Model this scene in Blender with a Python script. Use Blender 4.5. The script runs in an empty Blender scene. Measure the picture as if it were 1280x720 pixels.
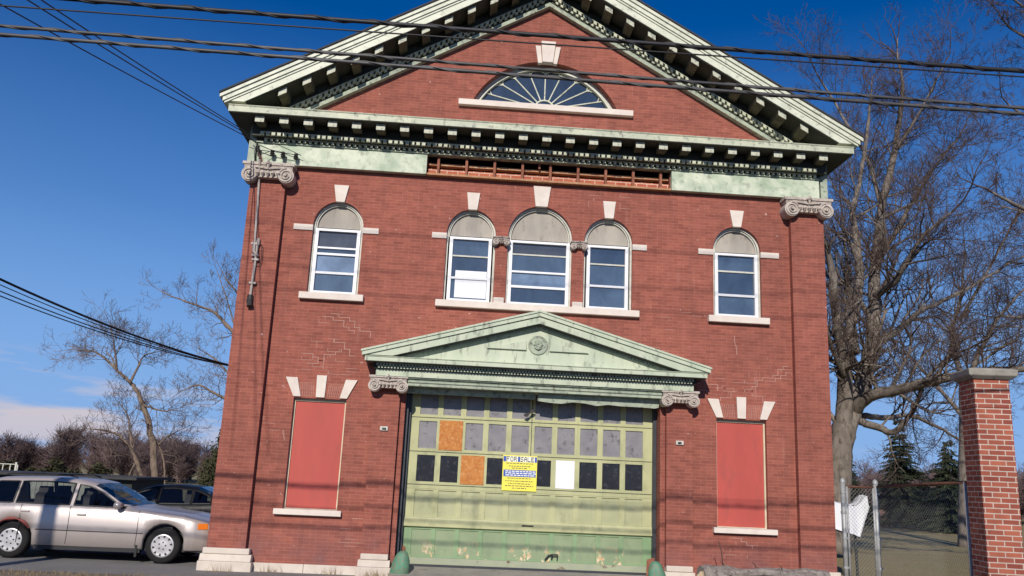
import bpy, bmesh, math, random
import numpy as np
from mathutils import Vector, Matrix
random.seed(7)
R = math.radians
scene = bpy.context.scene
COL = scene.collection

# ------------------------------------------------------------------ camera
CAM = np.array([-1.37887491, -15.30982997, 1.70609534])
def _axes(p, r, y):
    f = np.array([math.sin(y)*math.cos(p), math.cos(y)*math.cos(p), math.sin(p)])
    r0 = np.array([math.cos(y), -math.sin(y), 0]); u0 = np.cross(r0, f)
    return r0*math.cos(r)+u0*math.sin(r), -r0*math.sin(r)+u0*math.cos(r), f
CR, CU, CF = _axes(R(12.85375), R(2.60568), R(3.30367))
def at(px, py, Y):
    """point at depth Y that a line of sight of the photograph passes through"""
    d = CF + CR*(px-640)/1050 - CU*(py-360)/1050
    t = (Y-CAM[1])/d[1]
    return tuple(CAM + t*d)
cd = bpy.data.cameras.new('camera'); cam = bpy.data.objects.new('camera', cd); COL.objects.link(cam)
m = Matrix.Identity(4)
for i in range(3):
    m[i][0] = CR[i]; m[i][1] = CU[i]; m[i][2] = -CF[i]; m[i][3] = CAM[i]
cam.matrix_world = m
cd.sensor_width = 36; cd.lens = 1050/1280*36; cd.clip_end = 3000; cd.clip_start = .05
scene.camera = cam

# ------------------------------------------------------------------ light
EL, AZ = 28.0, 12.0                         # sun height; degrees to the left of the facade normal
sv = Vector((-math.sin(R(AZ))*math.cos(R(EL)), -math.cos(R(AZ))*math.cos(R(EL)), math.sin(R(EL))))
ld = bpy.data.lights.new('sun', 'SUN'); ld.energy = 4.2; ld.angle = R(.55); ld.color = (1, .93, .83)
sun = bpy.data.objects.new('sun', ld); COL.objects.link(sun)
sun.rotation_euler = sv.to_track_quat('Z', 'Y').to_euler(); sun.location = sv*60
w = bpy.data.worlds.new('World'); scene.world = w; w.use_nodes = True
nt = w.node_tree; bg = nt.nodes['Background']
sky = nt.nodes.new('ShaderNodeTexSky'); sky.sky_type = 'NISHITA'; sky.sun_disc = False
sky.sun_elevation = R(EL); sky.sun_rotation = math.atan2(sv.x, sv.y)
sky.altitude = 0; sky.air_density = 1.0; sky.dust_density = .25; sky.ozone_density = 3.2
tc = nt.nodes.new('ShaderNodeTexCoord'); mp = nt.nodes.new('ShaderNodeMapping')
mp.inputs['Scale'].default_value = (4.4, 4.4, 30); mp.inputs['Location'].default_value = (2.3, .4, 1.2)
nz = nt.nodes.new('ShaderNodeTexNoise'); nz.inputs['Scale'].default_value = 1.0; nz.inputs['Detail'].default_value = 6
cr = nt.nodes.new('ShaderNodeValToRGB'); cr.color_ramp.elements[0].position = .545; cr.color_ramp.elements[1].position = .66
sx = nt.nodes.new('ShaderNodeSeparateXYZ')
er = nt.nodes.new('ShaderNodeValToRGB')     # clouds lie low over the horizon only
e = er.color_ramp.elements; e[0].position = .0; e[0].color = (.8, .8, .8, 1); e[1].position = .115; e[1].color = (0, 0, 0, 1)
k = e.new(.05); k.color = (1, 1, 1, 1); k = e.new(.1); k.color = (.75, .75, .75, 1)
mu = nt.nodes.new('ShaderNodeMath'); mu.operation = 'MULTIPLY'
mx = nt.nodes.new('ShaderNodeMixRGB'); mx.inputs[2].default_value = (7.5, 7.0, 7.8, 1)
L = nt.links.new
L(tc.outputs['Generated'], mp.inputs[0]); L(mp.outputs[0], nz.inputs['Vector']); L(nz.outputs[0], cr.inputs[0])
L(tc.outputs['Generated'], sx.inputs[0]); L(sx.outputs[2], er.inputs[0])
xr = nt.nodes.new('ShaderNodeValToRGB'); xr.color_ramp.elements[0].position = .0; xr.color_ramp.elements[0].color = (1, 1, 1, 1); xr.color_ramp.elements[1].position = .12; xr.color_ramp.elements[1].color = (.12, .12, .12, 1)
m2 = nt.nodes.new('ShaderNodeMath'); m2.operation = 'MULTIPLY_ADD'; m2.inputs[1].default_value = 1; m2.inputs[2].default_value = .25; L(sx.outputs[0], m2.inputs[0]); L(m2.outputs[0], xr.inputs[0])
m3 = nt.nodes.new('ShaderNodeMath'); m3.operation = 'MULTIPLY'; L(er.outputs[0], m3.inputs[0]); L(xr.outputs[0], m3.inputs[1])
L(cr.outputs[0], mu.inputs[0]); L(m3.outputs[0], mu.inputs[1])
hs = nt.nodes.new('ShaderNodeHueSaturation'); hs.inputs['Saturation'].default_value = 1.42; hs.inputs['Value'].default_value = 1.12; hs.inputs['Hue'].default_value = .516
L(sky.outputs[0], hs.inputs['Color']); L(mu.outputs[0], mx.inputs[0]); 
hr = nt.nodes.new('ShaderNodeValToRGB'); e = hr.color_ramp.elements        # pale blue air low over the horizon
e[0].position = 0; e[0].color = (.95, .95, .95, 1); e[1].position = .5; e[1].color = (0, 0, 0, 1)
k = e.new(.12); k.color = (.8, .8, .8, 1); k = e.new(.28); k.color = (.3, .3, .3, 1)
hm = nt.nodes.new('ShaderNodeMixRGB'); hm.inputs[2].default_value = (2.6, 5.0, 10.0, 1)
L(sx.outputs[2], hr.inputs[0]); L(hr.outputs[0], hm.inputs[0]); L(hs.outputs[0], hm.inputs[1]); L(hm.outputs[0], mx.inputs[1]); L(mx.outputs[0], bg.inputs[0])
bg.inputs[1].default_value = .08
vs = scene.view_settings; vs.view_transform = 'Standard'; vs.look = 'None'; vs.exposure = 0; vs.gamma = 1; vs.use_curve_mapping = False

# ------------------------------------------------------------------ materials
class NT:
    def __init__(s, name):
        s.m = bpy.data.materials.new(name); s.m.use_nodes = True; s.t = s.m.node_tree
        s.b = s.t.nodes['Principled BSDF']; s.o = s.t.nodes['Material Output']
    def n(s, ty, **kw):
        q = s.t.nodes.new('ShaderNode'+ty)
        for k, v in kw.items():
            if k.startswith('i_'): q.inputs[k[2:].replace('_', ' ')].default_value = v
            else: setattr(q, k, v)
        return q
    def l(s, a, b): s.t.links.new(a, b)
    def uv(s, sc=(1, 1, 1), loc=(0, 0, 0), src='UV'):
        c = s.n('TexCoord'); mp = s.n('Mapping'); mp.inputs['Scale'].default_value = sc; mp.inputs['Location'].default_value = loc
        s.l(c.outputs[src], mp.inputs[0]); return mp.outputs[0]
    def noise(s, vec, scale, detail=4, rough=.55, dist=0):
        q = s.n('TexNoise'); q.inputs['Scale'].default_value = scale; q.inputs['Detail'].default_value = detail
        q.inputs['Roughness'].default_value = rough; q.inputs['Distortion'].default_value = dist
        s.l(vec, q.inputs['Vector']); return q.outputs[0]
    def ramp(s, fac, a, b, ca=(0, 0, 0), cb=(1, 1, 1)):
        q = s.n('ValToRGB'); e = q.color_ramp.elements
        e[0].position = a; e[1].position = b; e[0].color = (*ca, 1); e[1].color = (*cb, 1)
        s.l(fac, q.inputs[0]); return q.outputs[0]
    def mix(s, fac, a, b, mode='MIX'):
        q = s.n('MixRGB', blend_type=mode)
        for i, v in enumerate((fac, a, b)):
            if isinstance(v, (int, float)): q.inputs[i].default_value = v
            elif isinstance(v, tuple): q.inputs[i].default_value = (*v, 1)
            else: s.l(v, q.inputs[i])
        return q.outputs[0]
    def math(s, op, a, b):
        q = s.n('Math', operation=op)
        for i, v in enumerate((a, b)):
            if isinstance(v, (int, float)): q.inputs[i].default_value = v
            else: s.l(v, q.inputs[i])
        return q.outputs[0]
    def col(s, c):
        if isinstance(c, tuple): s.b.inputs['Base Color'].default_value = (*c, 1)
        else: s.l(c, s.b.inputs['Base Color'])
    def bump(s, h, strength=.3, dist=.01):
        q = s.n('Bump'); q.inputs['Strength'].default_value = strength; q.inputs['Distance'].default_value = dist
        s.l(h, q.inputs['Height']); s.l(q.outputs[0], s.b.inputs['Normal'])
    def set(s, rough=.7, metal=0, spec=.4, ior=None):
        s.b.inputs['Roughness'].default_value = rough; s.b.inputs['Metallic'].default_value = metal
        s.b.inputs['Specular IOR Level'].default_value = spec
        if ior: s.b.inputs['IOR'].default_value = ior
        return s.m
def plain(name, c, rough=.7, metal=0, spec=.4, var=.25, scale=6, src='Object', bump=.15):
    t = NT(name); v = t.uv(src=src); n = t.noise(v, scale, 5)
    f = t.ramp(n, .3, .7); c2 = tuple(x*(1-var) for x in c)
    t.col(t.mix(f, c2, c))
    if bump: t.bump(t.noise(v, scale*6, 3), bump, .004)
    return t.set(rough, metal, spec)
def grimy(name, c, c2, grime, gthr=(.56, .72), scale=3, rough=.55, streak=1.0, spec=.4, seed=0, amount=1.0):
    """old paint: two tones in blotches, dark grime where it has worn"""
    t = NT(name); v = t.uv((1, 1, streak), (seed*3.1, seed*1.7, seed), 'Object')
    base = t.mix(t.ramp(t.noise(v, scale, 6), .35, .65), c, c2)
    g = t.ramp(t.noise(t.uv((1, 1, streak), (5+seed, 2, 9), 'Object'), scale*2.2, 8, .65), *gthr)
    base = t.mix(t.math('MULTIPLY', g, amount), base, grime)
    t.col(base); t.bump(t.noise(v, scale*14, 4), .25, .004)
    return t.set(rough, 0, spec)
def brickmat(name, c1, c2, mortar, msize, var, bias=0, flecks=True, stain=True, grey=(.2, .1, .1), w=.205, h=.0677):
    t = NT(name); v = t.uv()
    b = t.n('TexBrick'); b.offset = .5
    for k, x in (('Scale', 1), ('Mortar Size', msize), ('Mortar Smooth', .3), ('Bias', bias), ('Brick Width', w), ('Row Height', h)): b.inputs[k].default_value = x
    t.l(v, b.inputs['Vector'])
    b.inputs['Color1'].default_value = (*c1, 1); b.inputs['Color2'].default_value = (*c2, 1); b.inputs['Mortar'].default_value = (*mortar, 1)
    c = b.outputs['Color']
    # courses weather in long level streaks
    st = t.noise(t.uv((.45, 7.0, 1)), 1.6, 5, .6)
    c = t.mix(var, c, t.ramp(st, .25, .75, (.25, .25, .25), (.85, .85, .85)), 'OVERLAY')
    c = t.mix(.42, c, t.ramp(t.noise(v, .55, 6, .62), .3, .7, (.33, .33, .33), (.68, .66, .63)), 'OVERLAY')
    c = t.mix(.3, c, t.ramp(t.noise(v, 5.5, 3), .3, .7, (.3, .3, .3), (.7, .7, .7)), 'OVERLAY')
    if stain:   # old soot and paint-over patches near the foot
        sp = t.n('SeparateXYZ'); t.l(v, sp.inputs[0])
        low = t.ramp(sp.outputs[1], .25, 1.5, (1, 1, 1), (0, 0, 0))
        patch = t.math('MULTIPLY', low, t.ramp(t.noise(v, 1.3, 6), .42, .62))
        c = t.mix(t.math('MULTIPLY', patch, .6), c, grey)
    if stain:   # run-off streaks down the wall
        run = t.ramp(t.noise(t.uv((2.6, .22, 1), (4, 1, 0)), 2.2, 6, .65), .5, .78)
        c = t.mix(t.math('MULTIPLY', run, .28), c, (.13, .06, .05))
        run2 = t.ramp(t.noise(t.uv((5, .5, 1), (9, 3, 0)), 2.0, 6, .6), .62, .8)
        c = t.mix(t.math('MULTIPLY', run2, .3), c, (.5, .3, .25))
    if flecks:  # chips and lime specks
        fl = t.ramp(t.noise(t.uv((1, 1.6, 1)), 9, 3, .5), .715, .75)
        c = t.mix(t.math('MULTIPLY', fl, .55), c, (.62, .5, .45))
    t.col(c)
    n2 = t.noise(v, 60, 3)
    t.bump(t.math('ADD', t.math('MULTIPLY', b.outputs['Fac'], -1.0), t.math('MULTIPLY', n2, .5)), .35, .006)
    return t.set(.85, 0, .25)
M = {}
M['brick'] = brickmat('facade_brick', (.308, .099, .070), (.242, .074, .054), (.36, .153, .115), .0036, .14, h=.058)
M['post_brick'] = brickmat('post_brick', (.37, .112, .068), (.22, .055, .04), (.48, .40, .34), .0075, .15, flecks=False, stain=False)
M['old_brick'] = brickmat('exposed_brick', (.42, .13, .07), (.36, .09, .055), (.62, .45, .36), .008, .4, flecks=False, stain=False)
M['stone'] = grimy('limestone', (.66, .58, .49), (.56, .48, .41), (.25, .2, .17), (.68, .85), 4, .8)
M['sill'] = grimy('sill_stone', (.74, .66, .58), (.66, .57, .5), (.35, .22, .17), (.7, .85), 5, .8)
M['capstone'] = grimy('weathered_capital_stone', (.56, .49, .43), (.42, .36, .31), (.06, .05, .045), (.55, .72), 9, .85)
M['mint'] = grimy('mint_paint', (.56, .57, .42), (.42, .45, .34), (.09, .1, .08), (.54, .72), 5, .55)
M['frieze'] = grimy('frieze_paint', (.62, .66, .52), (.36, .44, .32), (.13, .15, .12), (.52, .72), 3.4, .6, amount=.75)
M['cream'] = grimy('cream_paint', (.66, .67, .54), (.54, .56, .44), (.16, .17, .13), (.56, .76), 5, .5)
M['pedi'] = grimy('pediment_paint', (.53, .57, .43), (.43, .49, .365), (.10, .11, .09), (.54, .73), 3.6, .55, .35)
M['soffit'] = grimy('soffit_shade_paint', (.05, .052, .038), (.03, .033, .025), (.03, .035, .03), (.5, .75), 4, .7)  # deep shade under the cornices painted in as near-black; also colours door joints
M['bracket'] = grimy('bracket_paint', (.58, .58, .45), (.46, .47, .37), (.06, .065, .05), (.5, .68), 6, .6)
M['bracket_shade'] = grimy('bracket_shade_paint', (.13, .12, .07), (.085, .08, .05), (.03, .03, .022), (.5, .7), 6, .8)  # dark olive that paints in the shade on bracket sides and undersides
M['drip'] = grimy('peeled_edge', (.40, .45, .34), (.30, .34, .27), (.05, .05, .045), (.52, .72), 5, .7)
M['white'] = plain('white_frame_paint', (.83, .83, .84), .4, var=.06)
M['oldwhite'] = grimy('old_frame_paint', (.62, .61, .53), (.48, .47, .41), (.16, .14, .11), (.6, .75), 8, .6)
M['lunette'] = grimy('weathered_board', (.42, .38, .32), (.31, .28, .245), (.2, .17, .15), (.55, .75), 3, .75, .35)
M['red_board'] = grimy('red_painted_board', (.48, .085, .066), (.42, .074, .058), (.33, .075, .06), (.54, .78), 2.2, .65, .3)
M['cream_strip'] = plain('cream_strip', (.70, .60, .42), .6)
M['rust'] = grimy('rusty_stud', (.33, .13, .08), (.22, .08, .05), (.08, .04, .03), (.55, .7), 9, .9)
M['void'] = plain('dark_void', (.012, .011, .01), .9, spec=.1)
M['timber'] = grimy('bare_timber', (.46, .25, .13), (.36, .17, .09), (.5, .42, .3), (.55, .7), 8, .85)
M['roof'] = plain('dark_roofing', (.05, .05, .052), .85)
M['mortar'] = plain('pale_mortar', (.50, .29, .235), .9)
M['steel'] = plain('dark_steel', (.055, .06, .07), .45, .3)
M['conduit'] = grimy('galvanised_conduit', (.48, .42, .38), (.35, .3, .27), (.15, .08, .05), (.6, .75), 9, .55)
M['black'] = plain('black_rubber', (.018, .018, .02), .6)
M['iron'] = plain('blackened_iron', (.03, .028, .028), .6)
def glass(name, base, rough=.03, ior=2.1, streak=None):
    t = NT(name)
    if streak:
        v = t.uv((6, 6, .5), src='Object'); f = t.ramp(t.noise(v, 3, 5, .6), .42, .75)
        t.col(t.mix(f, base, streak)); rr = t.ramp(t.noise(v, 2, 3), .3, .8, (rough,)*3, (rough+.25,)*3); t.l(rr, t.b.inputs['Roughness'])
        m_ = t.set(rough, 0, .5, ior); return m_
    v = t.uv((1, 1, .7), src='Object'); f = t.ramp(t.noise(v, 2.6, 4, .6, .6), .3, .72)
    t.col(t.mix(f, tuple(q*.72 for q in base), tuple(q*1.4 for q in base))); t.bump(t.noise(v, 1.7, 2), .05, .02)  # mottled base colour imitates uneven sky reflections
    return t.set(rough, 0, .5, ior)
M['pane'] = glass('storm_window_glass', (.06, .085, .12), .03, 2.2)
M['pane_deep'] = glass('dark_backed_glass', (.035, .05, .075), .03, 2.1)
M['pane_light'] = glass('blind_backed_glass', (.15, .205, .29), .05, 2.0)
M['pane_dim'] = glass('curtained_glass', (.055, .058, .066), .08, 1.9)
M['fan_glass'] = glass('dusty_fan_glass', (.022, .036, .06), .04, 1.95)
M['dark_pane'] = grimy('dark_door_glass', (.024, .022, .024), (.015, .014, .016), (.085, .08, .085), (.55, .74), 5, .15, spec=.6)
M['grey_pane'] = grimy('dusty_door_glass', (.25, .24, .25), (.20, .19, .205), (.09, .085, .09), (.56, .7), 4.5, .35)
M['paper'] = plain('white_paper', (.82, .82, .85), .8, var=.04)
M['osb'] = grimy('orange_particle_board', (.52, .2, .045), (.42, .14, .03), (.58, .28, .1), (.5, .62), 8, .75)
# the door: yellow green paint above, greener below, peeled to wood at the foot
def door_mat(name, c, c2, peel, streakcol):
    t = NT(name); v = t.uv(src='Object')
    base = t.mix(t.ramp(t.noise(v, 2.2, 6), .35, .65), c, c2)
    vs_ = t.uv((9, 9, .8), src='Object'); g = t.ramp(t.noise(vs_, 1.6, 6, .6), .58, .8)
    base = t.mix(t.math('MULTIPLY', g, .6), base, streakcol)
    base = t.mix(t.math('MULTIPLY', t.ramp(t.noise(t.uv((1, 1, .6), (7, 3, 1), 'Object'), 3.1, 8, .68), .54, .74), .55), base, tuple(q*.6 for q in streakcol))
    if peel:
        sp = t.n('SeparateXYZ'); t.l(v, sp.inputs[0])
        low = t.ramp(sp.outputs[2], .34, .62, (1, 1, 1), (0, 0, 0))
        p = t.ramp(t.noise(t.uv((1.6, 1, 1), (3.3, 0, 1), 'Object'), 4.2, 7, .62), .57, .6)
        base = t.mix(t.math('MULTIPLY', p, low), base, t.mix(t.ramp(t.noise(v, 14), .4, .6), (.62, .34, .14), (.72, .62, .45)))
    t.col(base); t.bump(t.noise(v, 50, 3), .2, .003)
    return t.set(.55, 0, .4)
M['door'] = door_mat('door_paint', (.485, .48, .26), (.40, .405, .215), False, (.26, .29, .15))
M['door_wood'] = door_mat('door_panel_paint', (.44, .445, .255), (.36, .37, .21), False, (.22, .23, .14))
M['door_low'] = door_mat('lower_door_paint', (.275, .335, .195), (.225, .285, .165), True, (.2, .3, .17))
M['door_low_stile'] = door_mat('lower_stile_paint', (.25, .36, .19), (.2, .31, .16), True, (.15, .2, .12))
M['door_foot'] = grimy('door_foot_boards', (.36, .38, .25), (.30, .33, .24), (.16, .09, .07), (.6, .68), 3, .7)
M['yellow'] = plain('yellow_sign', (.86, .76, .1), .5, var=.05)
M['blue'] = plain('blue_print', (.04, .1, .45), .5, var=.05)
M['ink'] = plain('dark_print', (.12, .12, .08), .6)
M['signwhite'] = plain('white_print', (.85, .85, .75), .6, var=.03)
M['guard'] = grimy('green_guard_paint', (.10, .25, .155), (.075, .19, .125), (.2, .16, .09), (.5, .64), 9, .55)
M['concrete'] = grimy('old_concrete', (.34, .31, .27), (.27, .25, .22), (.16, .14, .12), (.55, .75), 3, .9)
M['capconc'] = grimy('cap_concrete', (.33, .31, .26), (.25, .23, .2), (.1, .095, .085), (.55, .75), 6, .9)
M['bark'] = grimy('grey_bark', (.235, .20, .17), (.145, .12, .10), (.05, .04, .033), (.5, .7), 4, .95, .4)
M['palebark'] = grimy('tan_bark', (.26, .195, .145), (.17, .125, .095), (.07, .05, .04), (.5, .7), 4, .95, .4)
M['twig'] = plain('twig_bark', (.105, .074, .062), .9, spec=.15)
M['palerwig'] = plain('pale_twig_bark', (.20, .15, .125), .9, spec=.15)
M['woodtwig'] = plain('far_twig_bark', (.20, .14, .135), .95, spec=.1, scale=.2, var=.5)
M['needle'] = plain('spruce_needles', (.05, .062, .032), .8, spec=.2, var=.5, scale=2)
M['cedar'] = plain('cedar_needles', (.075, .075, .035), .8, spec=.2, var=.5, scale=2)
M['galv'] = plain('galvanised_steel', (.40, .40, .39), .5, .2, var=.3, scale=12)
M['mesh'] = plain('dull_wire', (.4, .4, .39), .6, .3)
M['rustrail'] = plain('rusted_rail', (.17, .075, .05), .8, .2, var=.4, scale=9)
M['wire'] = plain('wire_sheath', (.028, .027, .03), .55, spec=.4, var=.3, scale=3)
M['wire2'] = plain('weathered_cable', (.1, .095, .095), .5, spec=.4, var=.5, scale=2)
M['logbark'] = grimy('log_bark', (.30, .26, .235), (.19, .16, .14), (.08, .065, .055), (.5, .7), 6, .95)
M['logend'] = plain('split_wood', (.68, .52, .34), .85, var=.3, scale=10)
M['tarp'] = plain('white_tarp', (.72, .73, .76), .6, var=.1, scale=3)
M['paleboard'] = grimy('pale_boards', (.46, .43, .37), (.38, .36, .31), (.24, .22, .19), (.55, .75), 3, .85)
M['darkboard'] = plain('dark_boards', (.035, .04, .038), .85)
M['soil'] = plain('soil', (.12, .09, .065), .95)
M['redstone'] = plain('red_granite', (.34, .2, .17), .7)
M['palestone'] = plain('pale_marble', (.6, .58, .54), .7)
def groundmat(name, c, c2, c3, sc1, sc2, rough=.95):
    t = NT(name); v = t.uv(src='Object')
    b = t.mix(t.ramp(t.noise(v, sc1, 6, .6), .35, .65), c, c2)
    b = t.mix(t.ramp(t.noise(v, sc2, 5, .7), .52, .7), b, c3)
    t.col(b); t.bump(t.noise(v, sc2*2.5, 4), .5, .015)
    return t.set(rough, 0, .2)
M['lawn'] = groundmat('winter_lawn', (.27, .23, .105), (.31, .24, .125), (.17, .12, .075), .5, 9)
M['asphalt'] = groundmat('old_asphalt', (.23, .22, .21), (.18, .172, .165), (.28, .265, .245), .9, 45)
M['widened_road'] = groundmat('road_asphalt', (.06, .058, .056), (.045, .044, .043), (.085, .08, .075), .9, 45)
M['verge'] = groundmat('dead_grass_soil', (.24, .19, .135), (.19, .155, .115), (.28, .235, .17), 2, 30)
M['straw'] = plain('dead_grass', (.34, .25, .13), .9, var=.4)

# ------------------------------------------------------------------ mesh helpers
class MB:
    def __init__(s): s.v = []; s.f = []; s.mi = []
    def add(s, vs, fs, mi=0):
        o = len(s.v); s.v += [tuple(p) for p in vs]; s.f += [tuple(i+o for i in f) for f in fs]; s.mi += [mi]*len(fs); return s
    def box(s, x0, x1, y0, y1, z0, z1, mi=0):
        if x0 > x1: x0, x1 = x1, x0
        return s.add([(x0, y0, z0), (x1, y0, z0), (x1, y1, z0), (x0, y1, z0), (x0, y0, z1), (x1, y0, z1), (x1, y1, z1), (x0, y1, z1)],
              [(0, 3, 2, 1), (4, 5, 6, 7), (0, 1, 5, 4), (1, 2, 6, 5), (2, 3, 7, 6), (3, 0, 4, 7)], mi)
    def prism(s, poly, y0, y1, mi=0):
        """polygon in x, z pushed from y0 to y1"""
        a = sum(poly[i][0]*poly[(i+1) % len(poly)][1]-poly[(i+1) % len(poly)][0]*poly[i][1] for i in range(len(poly)))
        if a < 0: poly = poly[::-1]
        n = len(poly)
        return s.add([(x, y0, z) for x, z in poly]+[(x, y1, z) for x, z in poly],
              [tuple(range(n)), tuple(range(2*n-1, n-1, -1))]+[(i, i+n, (i+1) % n+n, (i+1) % n) for i in range(n)], mi)
    def profx(s, prof, x0, x1, mi=0):
        """profile in y, z swept along x"""
        a = sum(prof[i][0]*prof[(i+1) % len(prof)][1]-prof[(i+1) % len(prof)][0]*prof[i][1] for i in range(len(prof)))
        if a < 0: prof = prof[::-1]
        n = len(prof)
        return s.add([(x0, y, z) for y, z in prof]+[(x1, y, z) for y, z in prof],
              [tuple(range(n-1, -1, -1)), tuple(range(n, 2*n))]+[(i, (i+1) % n, (i+1) % n+n, i+n) for i in range(n)], mi)
    def tube(s, pts, rad, n=6, mi=0, cap=True):
        P = [Vector(p) for p in pts]
        if isinstance(rad, (int, float)): rad = [rad]*len(P)
        o = len(s.v); up = None; rings = []
        for i, p in enumerate(P):
            d = (P[min(i+1, len(P)-1)]-P[max(i-1, 0)])
            if d.length < 1e-9: d = Vector((0, 0, 1))
            d.normalize()
            if up is None:
                up = d.orthogonal().normalized()
            else:
                up = up-d*up.dot(d)
                up = up.normalized() if up.length > 1e-6 else d.orthogonal().normalized()
            b = d.cross(up)
            for j in range(n):
                a = 2*math.pi*j/n; q = p+(up*math.cos(a)+b*math.sin(a))*rad[i]; s.v.append((q.x, q.y, q.z))
        for i in range(len(P)-1):
            for j in range(n):
                s.f.append((o+i*n+j, o+i*n+(j+1) % n, o+(i+1)*n+(j+1) % n, o+(i+1)*n+j)); s.mi.append(mi)
        if cap:
            s.f.append(tuple(o+j for j in range(n-1, -1, -1))); s.mi.append(mi)
            e_ = o+(len(P)-1)*n; s.f.append(tuple(e_+j for j in range(n))); s.mi.append(mi)
        return s
    def cyl(s, c, ax, r, h, n=20, mi=0, r2=None):
        c = Vector(c); a = {'x': Vector((1, 0, 0)), 'y': Vector((0, 1, 0)), 'z': Vector((0, 0, 1))}[ax]
        return s.tube([c, c+a*h], [r, r if r2 is None else r2], n, mi)
    def lathe(s, prof, c=(0, 0, 0), n=24, mi=0):
        o = len(s.v)
        for r, z in prof:
            for j in range(n):
                a = 2*math.pi*j/n; s.v.append((c[0]+r*math.cos(a), c[1]+r*math.sin(a), c[2]+z))
        for i in range(len(prof)-1):
            for j in range(n):
                s.f.append((o+i*n+j, o+i*n+(j+1) % n, o+(i+1)*n+(j+1) % n, o+(i+1)*n+j)); s.mi.append(mi)
        return s
    def build(s, name, mats, parent=None, smooth=False, bevel=0):
        me = bpy.data.meshes.new(name); me.from_pydata(s.v, [], s.f); return finish(me, name, mats, parent, s.mi, smooth, bevel)
def boxuv(me):
    n = len(me.loops)
    if not n: return
    co = np.empty(len(me.vertices)*3); me.vertices.foreach_get('co', co); co = co.reshape(-1, 3)
    vi = np.empty(n, dtype=np.int32); me.loops.foreach_get('vertex_index', vi)
    nm = np.empty(len(me.polygons)*3); me.polygons.foreach_get('normal', nm); nm = np.abs(nm.reshape(-1, 3))
    tot = np.empty(len(me.polygons), dtype=np.int32); me.polygons.foreach_get('loop_total', tot)
    ax = np.repeat(np.argmax(nm*np.array([1, 1.01, 1.0]), axis=1), tot); c = co[vi]
    u = np.where(ax == 0, c[:, 1], c[:, 0]); v = np.where(ax == 2, c[:, 1], c[:, 2])
    while me.uv_layers: me.uv_layers.remove(me.uv_layers[0])
    lay = me.uv_layers.new(name='UVMap'); lay.data.foreach_set('uv', np.stack([u, v], 1).ravel())
def finish(me, name, mats, parent=None, mi=None, smooth=False, bevel=0):
    if not isinstance(mats, (list, tuple)): mats = [mats]
    for q in mats: me.materials.append(M[q] if isinstance(q, str) else q)
    if mi is not None: me.polygons.foreach_set('material_index', mi)
    if smooth: me.polygons.foreach_set('use_smooth', [True]*len(me.polygons))
    me.update(); boxuv(me)
    o = bpy.data.objects.new(name, me); COL.objects.link(o)
    if parent: o.parent = parent
    if bevel:
        b = o.modifiers.new('bevel', 'BEVEL'); b.width = bevel; b.segments = 2; b.limit_method = 'ANGLE'
    return o
def shape(name, outer, holes, y0, y1, mats, parent=None):
    """flat x, z outline with holes, given the thickness y0..y1"""
    c = bpy.data.curves.new('tmp', 'CURVE'); c.dimensions = '2D'; c.fill_mode = 'BOTH'; c.extrude = (y1-y0)/2
    for poly in [outer]+holes:
        sp = c.splines.new('POLY'); sp.points.add(len(poly)-1); sp.use_cyclic_u = True
        for p, q in zip(sp.points, poly): p.co = (q[0], q[1], 0, 1)
    t = bpy.data.objects.new('tmp', c); COL.objects.link(t)
    bpy.context.view_layer.update()
    me = bpy.data.meshes.new_from_object(t); bpy.data.objects.remove(t); bpy.data.curves.remove(c)
    me.transform(Matrix.Translation((0, (y0+y1)/2, 0)) @ Matrix.Rotation(R(90), 4, 'X'))
    me.name = name
    for p in me.polygons: p.use_smooth = False
    return finish(me, name, mats, parent)
def tag(o, label=None, cat=None, group=None, kind=None):
    for k_, v_ in (('label', label), ('category', cat), ('group', group), ('kind', kind)):
        if v_: o[k_] = v_
    return o
def thing(name, label, cat, loc=(0, 0, 0), rz=0, group=None):
    o = bpy.data.objects.new(name, None); COL.objects.link(o); o.location = loc; o.rotation_euler = (0, 0, rz); o.empty_display_size = .2
    return tag(o, label, cat, group)
def copy_tree(o, parent=None):
    c = o.copy(); COL.objects.link(c)
    if parent: c.parent = parent
    for ch in list(o.children): copy_tree(ch, c)
    return c
def arch(cx, r, z0, spring, top, n=28, inset=0):
    r2 = r-inset; h = top-spring-inset
    return [(cx-r2, z0+inset), (cx+r2, z0+inset)]+[(cx+r2*math.cos(a), spring+h*math.sin(a)) for a in [math.pi*i/n for i in range(n+1)]]

# ================================================================== THE BUILDING
B = thing('brick_fire_station', 'red brick former fire station with green pediments and big green garage door', 'building')
SW = [(-3.81, .465, 6.2, 6.68), (3.81, .465, 6.2, 6.68)]                 # single windows
TW = [(-1.31, .465, 6.2, 6.69), (0, .615, 6.2, 6.84), (1.31, .465, 6.2, 6.69)]
ZB = 4.88
def fan(n=30, inset=0):
    hw, zt, zb = 1.44-inset, 9.87-inset, 8.9+inset*.4
    Rr = (1.44**2+.94**2)/(2*.94)-inset; zc = 9.87-(1.44**2+.94**2)/(2*.94)
    a0 = math.asin(max(-1, min(1, (8.93+inset*.4-zc)/Rr)))
    pts = [(Rr*math.cos(a), zc+Rr*math.sin(a)) for a in [a0+(math.pi-2*a0)*i/n for i in range(n+1)]]
    return [(pts[-1][0], zb), (pts[0][0], zb)]+pts
holes = [arch(c, r, ZB, s_, t_) for c, r, s_, t_ in SW+TW]
holes += [[(s_*3.375, 1.03), (s_*4.31, 1.03), (s_*4.31, 2.97), (s_*3.375, 2.97)] for s_ in (-1, 1)]
holes += [fan(), [(-2.22, 7.335), (2.49, 7.335), (2.49, 7.76), (-2.22, 7.76)]]
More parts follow.
